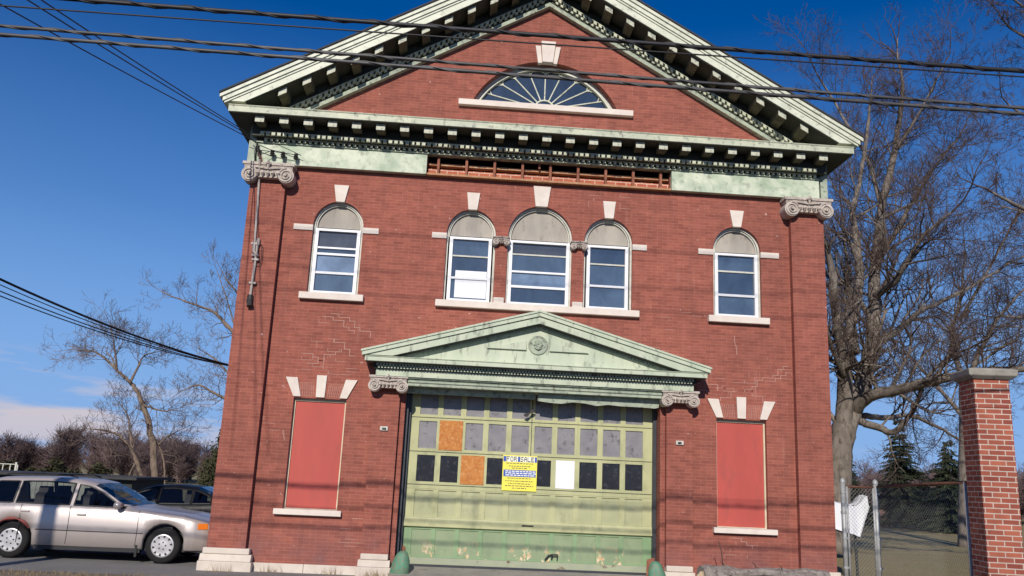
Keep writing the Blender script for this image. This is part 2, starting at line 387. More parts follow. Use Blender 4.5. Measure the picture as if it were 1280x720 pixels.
outer = [(-5.5, -.3), (-2.32, -.3), (-2.32, 3.3), (2.33, 3.3), (2.33, -.3), (5.5, -.3), (5.5, 8.2), (0, 11.38), (-5.5, 8.2)]
shape('front_wall', outer, holes, 0, .36, 'brick', B)
sw = MB()
for s_ in (-1, 1): sw.box(s_*5.5, s_*5.14, .362, 15, -.3, 8.05)
sw.box(-5.138, 5.138, 14.6, 14.98, -.3, 8.05); sw.prism([(-5.4, 8.06), (5.4, 8.06), (0, 11.2)], 14.6, 14.98)
sw.build('side_wall', 'brick', B)
# dark rooms behind the openings
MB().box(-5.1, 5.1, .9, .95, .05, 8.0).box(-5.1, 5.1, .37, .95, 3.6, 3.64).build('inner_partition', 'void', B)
# roof: two slabs with eaves
rf = MB()
for s_ in (-1, 1):
    rf.prism([(0, 11.9), (s_*6.06, 11.9-.577*6.06), (s_*6.06, 11.866-.577*6.06), (0, 11.866)], -.79, 15.4)
    rf.prism([(0, 11.864), (s_*5.9, 11.864-.577*5.9), (s_*5.9, 11.60-.577*5.9), (0, 11.60)], .16, 15.3)
rf.build('roof', 'roof', B)
# corner pilasters
for s_ in (-1, 1):
    MB().box(s_*4.842, s_*5.49, -.12, -.002, .36, 7.0).build('pilaster', 'brick', B)
    MB().box(s_*2.42, s_*2.9, -.1, -.002, .34, 3.2).build('pilaster', 'brick', B)
    for x0, x1, d in ((4.70, 5.60, -.2), (2.36, 2.95, -.19)):
        b = MB()
        b.box(s_*x0, s_*x1, d, -.003, -.2, .15)
        b.profx([(d+.0, .153), (d+.03, .20), (d+.05, .265), (-.003, .265), (-.003, .153)], s_*(x0+.02), s_*(x1-.02))
        b.box(s_*(x0+.06), s_*(x1-.06), d+.035, -.003, .268, .365)
        b.build('pilaster_base', 'stone', B, bevel=.012)
    for a0, a1 in ((2.955, 3.85), (3.856, 4.695)):
        MB().box(s_*a0, s_*a1, -.05, -.003, -.2, .14).build('plinth_course', 'stone', B, bevel=.006)
    pl = MB(); pl.box(s_*2.59, s_*2.73, -.135, -.102, 2.455, 2.53, 0)
    pb = pl.build('anchor_plate', 'oldwhite', B, bevel=.008)
    MB().box(s_*2.62, s_*2.69, -.139, -.134, 2.47, 2.505).cyl((s_*2.64, -.16, 2.49), 'y', .014, .03, 8).build('bolt_slot', 'iron', pb)

# --- Ionic capitals
def capital(w_, h_, d0, d1, cx, zb, name='capital'):
    """abacus, egg band and two volutes; d0 = front plane, d1 = back"""
    b = MB(); hw = w_/2; zt = zb+h_
    b.box(cx-hw*.96, cx+hw*.96, d0+.01, d1, zt-h_*.13, zt)
    b.profx([(d0+.02, zt-h_*.16), (d0+.05, zt-h_*.3), (d1, zt-h_*.3), (d1, zt-h_*.16)], cx-hw*.9, cx+hw*.9)
    b.box(cx-hw*.55, cx+hw*.55, d0+.045, d1, zt-h_*.72, zt-h_*.30)
    rv = h_*.40
    for s_ in (-1, 1):
        vx = cx+s_*(hw-rv); vz = zb+rv
        b.cyl((vx, d0+.02, vz), 'y', rv*.92, d1-d0-.02, 22)
        pts = []; rr = []
        for i in range(44):
            a = i/43*2*math.pi*2.4; q = rv*(.9-.78*i/43)
            pts.append((vx+s_*q*math.sin(a)*-1, d0+.015-.02*i/43*h_/.4, vz+q*math.cos(a))); rr.append(rv*(.115-.05*i/43))
        b.tube(pts, rr, 6)
        b.lathe([(rv*.0, 0), (rv*.2, 0)], (vx, d0, vz), 10)
        b.tube([(vx, d0+.01, vz), (vx, d0-.03*h_/.4, vz)], [rv*.2, rv*.12], 10)
        # the band that links the volutes
        b.tube([(vx, d0+.02, vz+rv*.92), (cx+s_*hw*.25, d0+.02, zt-h_*.27), (cx, d0+.02, zt-h_*.32)], [rv*.13]*3, 6)
    n = 5
    for i in range(n):                      # eggs
        x = cx+(i-(n-1)/2)*hw*.19
        b.tube([(x, d0+.035, zt-h_*.42), (x, d0+.0, zt-h_*.55), (x, d0+.035, zt-h_*.68)], [hw*.04, hw*.078, hw*.035], 6)
    b.tube([(cx-hw*.08, d0, zt-h_*.1), (cx, d0-.03, zt-h_*.02), (cx+hw*.08, d0, zt-h_*.1)], [hw*.05, hw*.09, hw*.05], 6)
    b.tube([(cx, d0-.01, zt-h_*.05), (cx, d0, zt-h_*.35)], [hw*.07, hw*.03], 6)
    return b.build(name, 'capstone', B, smooth=False)
for s_ in (-1, 1):
    capital(.99, .40, -.30, -.003, s_*5.15, 6.87)
    capital(.72, .30, -.33, -.003, s_*2.63, 3.115)
    capital(.335, .165, -.12, .1, s_*.74, 6.0)

# --- windows
def pane_mesh(cx, hw, z0, z1, y, m_, par, name='pane'):
    return MB().box(cx-hw, cx+hw, y, y+.008, z0, z1).build(name, m_, par)
def keystone(par, cx, wt, wb, z0, z1, y=-.04):
    return MB().prism([(cx-wb, z0), (cx+wb, z0), (cx+wt, z1), (cx-wt, z1)], y, .04).build('keystone', 'sill', par, bevel=.006)
def arched(cx, r, spring, top, fh, rails, sash, sill=True, key=(.14, .08), keytop=7.0, impost=(), dim=None):
    """white storm sash in a moulded arched frame: part mesh = the old moulded frame"""
    zf0, zf1 = 4.905, 6.155
    o = shape('arched_window', arch(cx, r+.004, ZB+.012, spring, top+.004), [arch(cx, r, ZB, spring, top, inset=.036)], .07, .3, 'oldwhite', B)
    shape('frame_bead', arch(cx, r, 6.12, spring, top, inset=.042), [arch(cx, r, 6.09, spring, top, inset=.062)], .10, .28, 'oldwhite', o)
    shape('lunette_panel', arch(cx, r, 6.16, spring, top, inset=.034), [], .145, .165, 'lunette', o)
    f = shape('storm_frame', [(cx-fh, zf0), (cx+fh, zf0), (cx+fh, zf1), (cx-fh, zf1)],
              [[(cx-fh+.062, zf0+.05), (cx+fh-.062, zf0+.05), (cx+fh-.062, zf1-.045), (cx-fh+.062, zf1-.045)]], .055, .14, 'white', o)
    for z, wd, ky in rails:
        MB().box(cx-fh+.058, cx+fh-.058, .075 if ky == 'white' else .088, .135, z-wd, z+wd).build('sash_rail', ky, o)
    zs = [zf0+.05]+sorted(z for z, _, _ in rails)+[zf1-.045]
    for i in range(len(zs)-1):
        mm = dim if (dim and i == len(zs)-2) else 'pane_light' if (dim and i == 1) else 'pane_deep' if (i*7+int(cx*10)) % 3 == 0 else 'pane'
        p = pane_mesh(cx, fh-.056, zs[i]-.004 if i == 0 else zs[i]+.001, zs[i+1]-.001, .108+.006*(i % 2), mm, o)
    if sill: MB().box(cx-.585, cx+.585, -.1, .3, 4.77, 4.893).build('sill', 'sill', o, bevel=.008)
    keystone(o, cx, key[0], key[1], top-.012, keytop)
    for a, b in impost: MB().box(cx+a, cx+b, -.025, .04, 6.085, 6.195).build('impost_block', 'sill', o, bevel=.005)
    return o
rl = lambda *z: [(z[0], .012, 'oldwhite')]+[(q, .018, 'white') for q in z[1:]]
W1 = arched(-3.81, .465, 6.2, 6.68, .42, [(5.79, .016, 'white'), (5.67, .02, 'white'), (5.31, .022, 'white')], 1, impost=((-.82, -.462), (.462, .76)), dim='pane_dim')
W2 = arched(3.81, .465, 6.2, 6.68, .42, [(5.80, .016, 'oldwhite'), (5.33, .022, 'white')], 1, impost=((-.76, -.462), (.462, .82)))
T1 = arched(-1.31, .465, 6.2, 6.69, .40, [(5.79, .014, 'oldwhite'), (5.36, .02, 'white')], 1, False, (.125, .085), 7.02, ((-.74, -.462),))
T2 = arched(0, .615, 6.2, 6.84, .575, [(5.89, .014, 'oldwhite'), (5.55, .018, 'white'), (5.26, .022, 'white')], 1, False, (.17, .115), 7.235, dim='pane_dim')
T3 = arched(1.31, .465, 6.2, 6.69, .40, [(5.79, .014, 'oldwhite'), (5.36, .02, 'white')], 1, False, (.125, .085), 7.02, ((.462, .74),))
MB().box(-1.57, -.98, .1, .106, 4.99, 5.51).build('white_blind', 'paper', T1)
b = MB().box(-1.905, 1.905, -.1, .3, 4.77, 4.893)
for s_ in (-1, 1): b.box(s_*.64, s_*.835, -.06, .02, 4.895, 5.0)
b.build('long_sill', 'sill', B, bevel=.008)

# fan window
F = shape('fan_window', fan(inset=-.004), [fan(inset=.055)], .17, .32, 'oldwhite', B)
shape('arch_bead', fan(inset=.065), [fan(inset=.095)], .15, .24, 'cream', F)
shape('pane', fan(inset=.03), [], .235, .245, 'fan_glass', F)
mb = MB(); zc = 8.945; Rr = (1.44**2+.94**2)/(2*.94)-.06; z0 = 9.87-(1.44**2+.94**2)/(2*.94)
ends = []
for a in (13, 29, 46, 67, 90, 113, 134, 151, 167):
    ca, sa = math.cos(R(a)), math.sin(R(a)); oz = zc-z0
    t_ = -oz*sa+math.sqrt(oz*oz*sa*sa-(oz*oz-Rr*Rr)); ends.append((a, t_))
    mb.tube([(.2*ca, .225, zc+.2*sa), (t_*ca, .225, zc+t_*sa)], .0135, 6)
mb.tube([(.2*math.cos(R(a)), .225, zc+.2*math.sin(R(a))) for a in range(0, 181, 12)], .018, 6)
for (a, t1), (a2, t2) in zip(ends[:-1], ends[1:]):        # scalloped outer edge
    p = []
    for i in range(9):
        u = i/8; aa = R(a+(a2-a)*u); tt = (t1+(t2-t1)*u)*(.985-.10*(2*u-1)**2); p.append((tt*math.cos(aa), .222, zc+tt*math.sin(aa)))
    mb.tube(p, .011, 5)
mb.build('radial_muntins', 'cream', F)
MB().box(-1.71, 1.74, -.1, .3, 8.80, 8.918).build('sill', 'sill', F, bevel=.008)
k = MB().prism([(-.095, 9.83), (.115, 9.83), (.16, 10.285), (-.135, 10.285)], -.09, .05)
k.prism([(-.18, 9.815), (-.098, 9.822), (-.138, 10.195), (-.245, 10.195)], -.05, .05).prism([(.118, 9.822), (.2, 9.815), (.265, 10.195), (.163, 10.195)], -.05, .05)
k.build('keystone', 'sill', F, bevel=.008)

# boarded ground-floor windows
for s_ in (-1, 1):
    fr = shape('boarded_window', [(s_*3.372, 1.035), (s_*4.313, 1.035), (s_*4.313, 2.973), (s_*3.372, 2.973)],
               [[(s_*3.405, 1.06), (s_*4.28, 1.06), (s_*4.28, 2.92), (s_*3.405, 2.92)]], .085, .2, 'cream_strip', B)
    MB().box(s_*3.4, s_*4.284, .11, .14, 1.05, 2.925).build('red_board', 'red_board', fr)
    MB().box(s_*3.29, s_*4.45, -.09, .25, .95, 1.046).build('sill', 'sill', fr, bevel=.008)
    c = s_*3.842
    for (x0, x1, x2, x3) in ((-.64, -.43, -.345, -.475), (-.09, .09, .078, -.078), (.43, .64, .475, .345)):
        MB().prism([(c+x0, 3.33 if x1 != .09 else 3.385), (c+x1, 3.33 if x1 != .09 else 3.385), (c+x2, 2.99), (c+x3, 2.99)], -.035, .04).build('voussoir', 'sill', fr, bevel=.005)
    g = MB()
    for u in range(8):                      # repointed soldier course
        for side in (-1, 1):
            q = .12+.03*u*1.05
            if q > .36: continue
            g.prism([(c+side*(q), 3.0), (c+side*(q+.007), 3.0), (c+side*(q*1.1+.012), 3.25), (c+side*(q*1.1+.005), 3.25)], -.0025, .01)
    g.build('mortar_joints', 'mortar', fr)
# stepped repointed cracks (part of the wall's masonry)
def crack(x, z, steps, sx, up, wd=.011):
    z = round(z/.058)*.058
    g = MB()
    for i in range(steps):
        lx = random.choice((.1, .1, .2)); g.box(min(x, x+sx*lx), max(x, x+sx*lx)+wd, -.003, .01, z-wd/2, z+wd/2); x += sx*lx
        lz = .058*random.choice((1, 1, 2)); g.box(x, x+wd, -.0034, .01, min(z, z+up*lz), max(z, z+up*lz)); z += up*lz
    return g
ck = MB()
for args in ((4.75, 4.02, 6, -1, -1), (4.8, 3.9, 3, -1, -1), (-3.75, 4.55, 5, 1, -1), (-3.95, 4.45, 4, 1, -1), (-4.25, 3.75, 3, 1, -1), (-3.3, 3.75, 3, -1, 1),
             (3.95, 3.55, 3, 1, -1), (3.75, 3.5, 3, -1, -1), (-4.15, 3.6, 4, 1, 1), (3.6, .85, 3, 1, -1), (-3.1, .9, 2, 1, -1), (3.72, 4.5, 4, .1, -1), (-4.95+.5, 2.4, 3, .1, -1), (3.0, 3.75, 2, 1, -1), (2.0+1, 3.65, 2, 1, -1)):
    c_ = crack(*args); ck.add(c_.v, c_.f)
for (xa, xb, za, zb_, pr_) in ((-4.25, -3.35, 3.42, 3.75, .34), (-4.1, -3.5, 3.75, 4.55, .13), (3.5, 4.2, 3.42, 3.7, .3), (4.0, 4.7, 3.7, 4.0, .16), (2.95, 3.4, 3.45, 3.85, .2), (3.5, 4.1, .5, .85, .16), (-4.8, -4.6, 1.9, 2.6, .12), (-3.3, -2.95, .45, .9, .15), (.9, 1.6, 6.9, 7.15, .08), (2.0, 3.0, 4.0, 5.2, .03)):
    z = math.ceil(za/.058)*.058
    while z < zb_:                                    # patches of newer pale pointing
        x = xa+random.choice((0, .1))
        while x < xb:
            if random.random() < pr_: ck.box(x, x+.2, -.0022, .01, z-.004, z+.004)
            if random.random() < pr_: ck.box(x, x+.008, -.0026, .01, z+.0045, z+.0535)
            x += .205
        z += .058
tag(ck.build('repointed_joint', 'mortar', B), kind='stuff')

# --- main entablature
for x0, x1, nm in ((-5.43, -2.235, 'frieze_panel'), (2.50, 5.43, 'frieze_panel')):
    b = MB().box(x0, x1, -.13, -.004, 7.30, 7.697)
    b.build(nm, 'frieze', B, bevel=.006)
# bare strip where a frieze panel has gone
bs = MB().box(-2.215, 2.485, .2, .355, 7.34, 7.755, 0)
fb = bs.build('bared_frieze', 'void', B)
MB().box(-2.21, 2.48, .03, .19, 7.338, 7.47).build('brick_ledge', 'old_brick', fb)
MB().box(-2.21, 2.48, .06, .19, 7.555, 7.6).build('nailing_strip', 'timber', fb)
MB().box(-2.225, 2.49, -.125, .02, 7.295, 7.333).build('ledger', 'timber', fb)
for i, x in enumerate((-2.04, -1.5, -.96, -.42, .12, .66, 1.2, 1.74, 2.28)):
    MB().box(x, x+.045, -.06, .03, 7.335, 7.697).build('stud', 'rust', fb)
MB().box(-.09, -.05, -.02, .04, 7.6, 7.697).build('stud', 'rust', fb)
co = MB()
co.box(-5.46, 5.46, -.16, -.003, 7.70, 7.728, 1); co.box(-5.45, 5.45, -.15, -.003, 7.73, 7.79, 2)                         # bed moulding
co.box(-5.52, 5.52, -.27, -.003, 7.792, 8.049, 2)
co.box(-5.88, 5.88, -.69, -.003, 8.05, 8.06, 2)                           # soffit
co.profx([(-.70, 8.062), (-.70, 8.165), (-.715, 8.185), (-.715, 8.195), (-.003, 8.26), (-.003, 8.062)], -5.885, 5.885, 0)
for s_ in (-1, 1):                                                        # returns along the flanks
    co.box(s_*5.505, s_*5.88, -.002, 15.1, 8.05, 8.06, 2); co.box(s_*5.505, s_*5.885, -.002, 15.1, 8.062, 8.19, 0)
    co.box(s_*5.505, s_*5.62, -.002, 15.0, 7.3, 8.049, 1)
    co.box(s_*5.463, s_*5.6, -.12, -.002, 7.3, 8.049, 1)
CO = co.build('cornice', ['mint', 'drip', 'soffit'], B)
def comb(s_, x0, x1, per, wd, zl, zt, ztop, y0, y1, m_):
    """one row of dentils hanging from a thin strip, as one piece"""
    q = []; x = x0
    while x+wd <= x1:
        q += [(x, zt), (x, zl), (x+wd, zl), (x+wd, zt)]; x += per
    q = [(x0, ztop)]+q+[(q[-1][0], ztop)]
    b = MB(); return b.prism([(s_*a, z-m_*abs(a)) for a, z in q], y0, y1)
comb(1, -5.36, 5.38, .104, .066, 7.795, 7.852, 7.862, -.325, -.271, 0).build('dentil_course', 'mint', CO)
comb(1, -5.304, 5.38, .104, .048, 7.732, 7.781, 7.789, -.2, -.151, 0).build('dentil_course', 'mint', CO)
proto = MB().box(-.083, .083, -.60, -.585, 7.928, 8.048).box(-.080, .080, -.5845, -.272, 7.932, 8.048, 1).build('modillion', ['bracket', 'bracket_shade'], CO, bevel=.004)  # pale front; the block behind carries its shade in the colour
nmod = 25
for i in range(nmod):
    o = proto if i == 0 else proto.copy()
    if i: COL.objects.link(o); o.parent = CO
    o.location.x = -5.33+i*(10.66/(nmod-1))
# raking cornices
mS = .577
def band(b, s_, a0, a1, y0, y1, X, mi=0, X0=0, clip=None, m_=mS):
    poly = [(s_*X0, a0-m_*X0), (s_*X0, a1-m_*X0), (s_*X, a1-m_*X), (s_*X, a0-m_*X)]
    if clip is not None:
        xc = (a0-clip)/m_
        poly = [(s_*X0, a0-m_*X0), (s_*X0, a1-m_*X0), (s_*X, max(a1-m_*X, clip+.01)), (s_*X, clip), (s_*xc, clip)]
    b.prism(poly, y0, y1, mi)
for s_ in (-1, 1):
    rk = MB()
    band(rk, s_, 11.79, 11.863, -.765, .15, 6.05)
    band(rk, s_, 11.70, 11.788, -.735, .15, 6.0)
    band(rk, s_, 11.655, 11.698, -.71, .15, 5.97)
    band(rk, s_, 11.635, 11.653, -.665, .15, 5.9, 1)
    band(rk, s_, 11.51, 11.633, -.69, .15, 5.93, 0, clip=8.265)
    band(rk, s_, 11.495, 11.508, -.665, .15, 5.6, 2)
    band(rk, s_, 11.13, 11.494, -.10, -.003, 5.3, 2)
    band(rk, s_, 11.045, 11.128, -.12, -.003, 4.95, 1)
    RK = rk.build('raking_cornice', ['cream', 'drip', 'soffit'], B)
    comb(s_, .06, 5.0, .104, .062, 11.215, 11.278, 11.288, -.18, -.101, mS).build('dentil_course', 'mint', RK)
    comb(s_, .115, 5.0, .104, .05, 11.165, 11.203, 11.2125, -.15, -.101, mS).build('dentil_course', 'mint', RK)
    for i in range(12):
        x = .27+.4275*i
        q = MB(); band(q, s_, 11.375, 11.494, -.60, -.585, x+.075, 0, x-.075); band(q, s_, 11.379, 11.494, -.5845, -.105, x+.072, 1, x-.072); q.build('modillion', ['bracket', 'bracket_shade'], RK, bevel=.004)  # same painted-in shade behind each front

# --- entrance pediment
pe = MB(); mP = .279
for s_ in (-1, 1):
    band(pe, s_, 4.655, 4.69, -.62, -.003, 3.12, 0, m_=mP); band(pe, s_, 4.585, 4.653, -.60, -.003, 3.1, 0, m_=mP)
    band(pe, s_, 4.568, 4.583, -.55, -.003, 3.08, 1, m_=mP)
    band(pe, s_, 4.455, 4.566, -.57, -.003, 3.065, 0, clip=3.735, m_=mP)
    band(pe, s_, 4.44, 4.453, -.55, -.003, 2.5, 2, m_=mP)
    band(pe, s_, 4.375, 4.438, -.40, -.003, 2.2, 0, m_=mP)
pe.profx([(-.56, 3.635), (-.56, 3.70), (-.575, 3.715), (-.575, 3.722), (-.003, 3.733), (-.003, 3.635)], -3.05, 3.05, 0)
pe.box(-3.03, 3.03, -.55, -.003, 3.625, 3.633, 2)
pe.prism([(-2.6, 3.732), (2.6, 3.732), (0, 4.43)], -.38, -.003, 0)
pe.box(-2.9, 2.9, -.38, -.003, 3.53, 3.624, 2)
pe.box(-2.86, 2.86, -.33, -.003, 3.405, 3.528, 0)
pe.box(-2.31, 2.31, -.30, -.003, 3.385, 3.403, 1)
pe.profx([(-.26, 3.26), (-.26, 3.30), (-.285, 3.32), (-.285, 3.345), (-.25, 3.36), (-.25, 3.384), (.2, 3.384), (.2, 3.26)], -2.29, 2.29, 1)
PE = pe.build('entrance_pediment', ['pedi', 'drip', 'soffit'], B)
for s_ in (-1, 1):
    comb(s_, .03, 2.15, .056, .03, 4.404, 4.428, 4.436, -.445, -.401, mP).build('dentil_course', 'pedi', PE)
    comb(s_, .058, 2.15, .056, .03, 4.376, 4.394, 4.4025, -.42, -.401, mP).build('dentil_course', 'pedi', PE)
comb(1, -2.85, 2.85, .056, .03, 3.58, 3.612, 3.622, -.435, -.381, 0).build('dentil_course', 'pedi', PE)
comb(1, -2.822, 2.85, .056, .03, 3.535, 3.57, 3.5785, -.41, -.381, 0).build('dentil_course', 'pedi', PE)
md = MB(); md.tube([(.155*math.cos(R(a)), -.39, 4.085+.155*math.sin(R(a))) for a in range(0, 361, 15)], .022, 6)
md.tube([(.105*math.cos(R(a)), -.39, 4.085+.105*math.sin(R(a))) for a in range(0, 361, 15)], .012, 6)
md.cyl((0, -.40, 4.085), 'y', .15, .03, 24)
for a in range(0, 360, 45): md.tube([(0.015*math.cos(R(a)), -.41, 4.10+.015*math.sin(R(a))), (.06*math.cos(R(a)), -.42, 4.095+.06*math.sin(R(a))), (.085*math.cos(R(a)), -.405, 4.09+.085*math.sin(R(a)))], [.02, .026, .012], 6)
md.tube([(-.05, -.42, 4.03), (0, -.43, 4.015), (.05, -.42, 4.03)], [.012, .02, .012], 6)
md.build('medallion', 'drip', PE)
for s_ in (-1, 1):
    MB().prism([(s_*.21, 3.985), (s_*.92, 3.985), (s_*.22, 4.155)], -.425, -.381).build('triangle_relief', 'pedi', PE, bevel=.006)
# soffit board hanging behind the lintel; its right half has dropped
hb = MB(); hb.box(-2.3, .02, -.02, .02, 3.15, 3.258); hb.build('hanging_board', 'drip', PE)
q = MB(); pts = [(.06, 3.258), (.06, 3.12)]+[(.06+.215*i, 3.10+random.uniform(-.02, .03)) for i in range(1, 11)]+[(2.28, 3.11), (2.28, 3.258)]
q.prism(pts, -.09, -.06); q.build('hanging_board', 'drip', PE)
q = MB(); q.prism([(-.16, 2.86), (-.1, 2.84), (-.05, 2.9), (.02, 2.93), (.04, 2.98), (-.03, 2.99), (-.06, 2.93), (-.15, 2.9)], .2, .215)
q.tube([(0, .2, 2.98), (.02, 0, 3.26)], .004, 4); q.build('torn_flashing', 'iron', PE)

# --- garage door
DY = .335; dz = [3.3, 2.81, 2.69, 2.20, 2.08, 1.61, 1.48, .985, .80, .31, .17]
cols = [(-2.06+.4245*i, -2.06+.4245*i+.325) for i in range(10)]
X0, X1 = -2.22, 2.26
holes = []
for (za, zb_) in ((3.28, 2.81), (2.69, 2.20), (2.08, 1.61)):
    for a, b_ in cols: holes.append([(a, zb_), (b_, zb_), (b_, za), (a, za)])
GD = shape('garage_door', [(X0, 1.485), (X1, 1.485), (X1, 3.3), (X0, 3.3)], holes, DY, DY+.05, 'door', B)
wp = shape('wood_section', [(X0, .985), (X1, .985), (X1, 1.482), (X0, 1.482)], [[(a, 1.0), (b_, 1.0), (b_, 1.46), (a, 1.46)] for a, b_ in cols], DY, DY+.05, 'door', GD)
MB().box(X0+.02, X1-.02, DY+.022, DY+.045, .99, 1.478).build('recessed_panels', 'door_wood', GD)
lp = shape('lower_section', [(X0, .30), (X1, .30), (X1, .81), (X0, .81)], [[(a-.01, .33), (b_+.01, .33), (b_+.01, .78), (a-.01, .78)] for a, b_ in cols], DY+.006, DY+.05, 'door_low_stile', GD)
MB().box(X0+.02, X1-.02, DY+.024, DY+.045, .305, .805).build('recessed_panels', 'door_low', GD)
ledge = MB().profx([(DY-.05, .83), (DY-.05, .90), (DY-.02, .95), (DY-.012, .983), (DY+.04, .983), (DY+.04, .812), (DY-.01, .812)], X0, X1)
ledge.build('door_ledge', 'door', GD)
MB().box(X0, X1, DY-.004, DY+.05, .185, .298).build('foot_rail', 'door_foot', GD)
MB().box(X0-.02, X1+.02, DY-.02, DY+.05, .15, .183).build('rubber_seal', 'steel', GD)
for z in (2.755, 2.14, 1.555):
    MB().box(X0+.005, X1-.005, DY-.0035, DY+.02, z-.006, z+.006).build('section_joint', 'soffit', GD)
MB().box(-.0, .012, DY-.004, DY+.02, 1.5, 3.28).build('centre_joint', 'soffit', GD)
dark = {(2, 0), (2, 1), (2, 3), (2, 5), (2, 7), (2, 8), (2, 9), (2, 4)}
for r_, (za, zb_) in enumerate(((3.28, 2.81), (2.69, 2.20), (2.08, 1.61))):
    for c_, (a, b_) in enumerate(cols):
        if (r_, c_) in ((1, 1), (2, 2)):
            MB().box(a-.05, b_+.05, DY-.012, DY-.001, zb_-.02, za+.025).build('orange_board', 'osb', GD); continue
        if (r_, c_) == (2, 6):
            MB().box(a-.01, b_+.01, DY-.008, DY+.012, zb_-.02, za+.01).build('white_board', 'paper', GD); continue
        MB().box(a-.006, b_+.006, DY+.024, DY+.03, zb_-.006, za+.006).build('pane', 'dark_pane' if r_ == 2 else 'grey_pane', GD)
h = MB().tube([(.33, DY-.03, .34), (.39, DY-.05, .42), (.44, DY-.05, .435), (.56, DY-.05, .435)], .014, 6).tube([(.46, DY-.05, .435), (.45, DY-.02, .35)], .012, 6)
h.tube([(.55, DY-.05, .435), (.55, DY-.01, .33)], .008, 6); h.build('handle', 'iron', GD)
MB().box(-.11, .1, DY-.06, DY-.045, .90, .925).build('hasp', 'iron', GD)
MB().box(-2.318, -2.265, .14, .40, .02, 3.28).build('steel_jamb', 'steel', B); MB().box(-2.262, -2.222, .25, .40, .05, 3.28).build('steel_jamb', 'steel', B); MB().box(2.262, 2.326, .27, .40, .05, 3.28).build('steel_jamb', 'steel', B)
MB().prism([(-2.225, .17), (-2.15, .17), (-2.165, .47), (-2.225, .5)], .30, .33).build('rotten_board', 'rust', B); MB().prism([(2.15, .14), (2.30, .14), (2.30, .46), (2.16, .42)], .24, .26).build('rotten_board', 'rust', B)

# ================================================================== SETTING
def sheet(name, x0, x1, y0, y1, z, m_, n=1):
    b = MB(); b.add([(x0, y0, z), (x1, y0, z), (x1, y1, z), (x0, y1, z)], [(0, 1, 2, 3)])
    return tag(b.build(name, m_), kind='structure')
sheet('ground', -600, 600, -300, 900, -.03, 'lawn')
sheet('asphalt_lot', -60, 5.5, -1.2, 22, -.004, 'asphalt')
sheet('grass_verge', -60, 5.5, -2.6, -1.202, -.008, 'verge')
ap = MB().profx([(-1.3, -.2), (-1.3, .0), (-.6, .05), (.0, .11), (.34, .148), (.5, .148), (.5, -.2)], -2.31, 2.31)
tag(ap.build('concrete_apron', 'concrete'), kind='structure')
sheet('widened_road', -200, 200, -45, -2.2, -.004, 'widened_road')  # street, widened far out of view and kept dark to cut bounced light

# sparse dead grass along the edge of the asphalt
g = MB()
for i in range(1700):
    x = random.uniform(-11, -4.2) if random.random() < .6 else random.uniform(-11, 5); y = -1.25-abs(random.gauss(0, .35))
    if random.random() < .1: y += .25*random.random()
    h_ = random.uniform(.02, .075); a = random.uniform(0, 6.28); dx, dy = .004*math.cos(a), .004*math.sin(a); lx, ly = random.gauss(0, .03), random.gauss(0, .03)
    g.add([(x-dx, y-dy, -.008), (x+dx, y+dy, -.008), (x+lx, y+ly, h_)], [(0, 1, 2)])
for cx, cy, n_ in ((-2.62, -.3, 60), (-2.3, -.45, 40), (-5.2, -.35, 25), (2.1, -.3, 40), (-3.4, -.1, 25), (-4.4, -.1, 25)):
    for i in range(n_):
        x, y = random.gauss(cx, .12), min(random.gauss(cy, .06), -.22 if cx < -4.6 or abs(cx) < 3 else -.06); h_ = random.uniform(.04, .16); lx, ly = random.gauss(0, .05), random.gauss(0, .03)
        g.add([(x-.004, y, -.01), (x+.004, y, -.01), (x+lx, y+ly, h_)], [(0, 1, 2)])
tag(g.build('dead_grass', 'straw'), 'dry straw coloured grass tufts along the edge of the asphalt', 'grass', kind='stuff')

# ================================================================== THINGS ON THE FACADE
S = thing('for_sale_sign', 'yellow and blue for sale sign fixed to the green garage door', 'sign', (-.185, DY-.012, 1.83))
MB().box(-.315, .315, -.012, 0, -.315, .315).build('board', 'yellow', S)
pr = MB()
for x0, x1 in ((-.305, -.255), (-.04, .0), (.27, .308)): pr.box(x0, x1, -.0145, -.011, .2, .295)
pr.box(-.295, .295, -.0145, -.011, -.065, .055); pr.build('blue_bands', 'blue', S)
wp_ = MB().box(-.252, -.043, -.0145, -.011, .198, .3).box(.003, .267, -.0145, -.011, .198, .3); wp_.build('pale_blocks', 'signwhite', S)
FONT = {'F': '11111 10000 11110 10000 10000', 'O': '01110 10001 10001 10001 01110', 'R': '11110 10001 11110 10010 10001', 'S': '01111 10000 01110 00001 11110',
        'A': '01110 10001 11111 10001 10001', 'L': '10000 10000 10000 10000 11111', 'E': '11111 10000 11110 10000 11111'}
def word(b, txt, x, z, cw, ch):
    for c_ in txt:
        for j, row in enumerate(FONT[c_].split()):
            for i, v_ in enumerate(row):
                if v_ == '1': b.box(x+i*cw, x+(i+1)*cw, -.0175, -.0142, z-(j+1)*ch, z-j*ch)
        x += cw*6.1
lt = MB(); word(lt, 'FOR', -.247, .294, .011, .018); word(lt, 'SALE', .008, .294, .0106, .018); lt.build('lettering', 'ink', S)
sm = MB()
for z, n_, hw in ((.165, 11, .25), (.115, 12, .2), (.08, 7, .14), (-.1, 9, .22), (-.15, 14, .26), (-.195, 12, .2), (-.235, 14, .26), (-.275, 8, .13)):
    x = -hw
    while x < hw:
        l_ = random.uniform(.02, .06); sm.box(x, min(x+l_, hw), -.0135, -.011, z, z+.014); x += l_+.014
sm.build('printed_lettering', 'ink', S)
sm = MB()
for z in (.022, -.012, -.048):
    x = -.27+random.uniform(0, .03)
    while x < .25:
        l_ = random.uniform(.03, .08); sm.box(x, x+l_, -.017, -.0142, z, z+.018); x += l_+.014
sm.build('printed_lettering', 'signwhite', S)

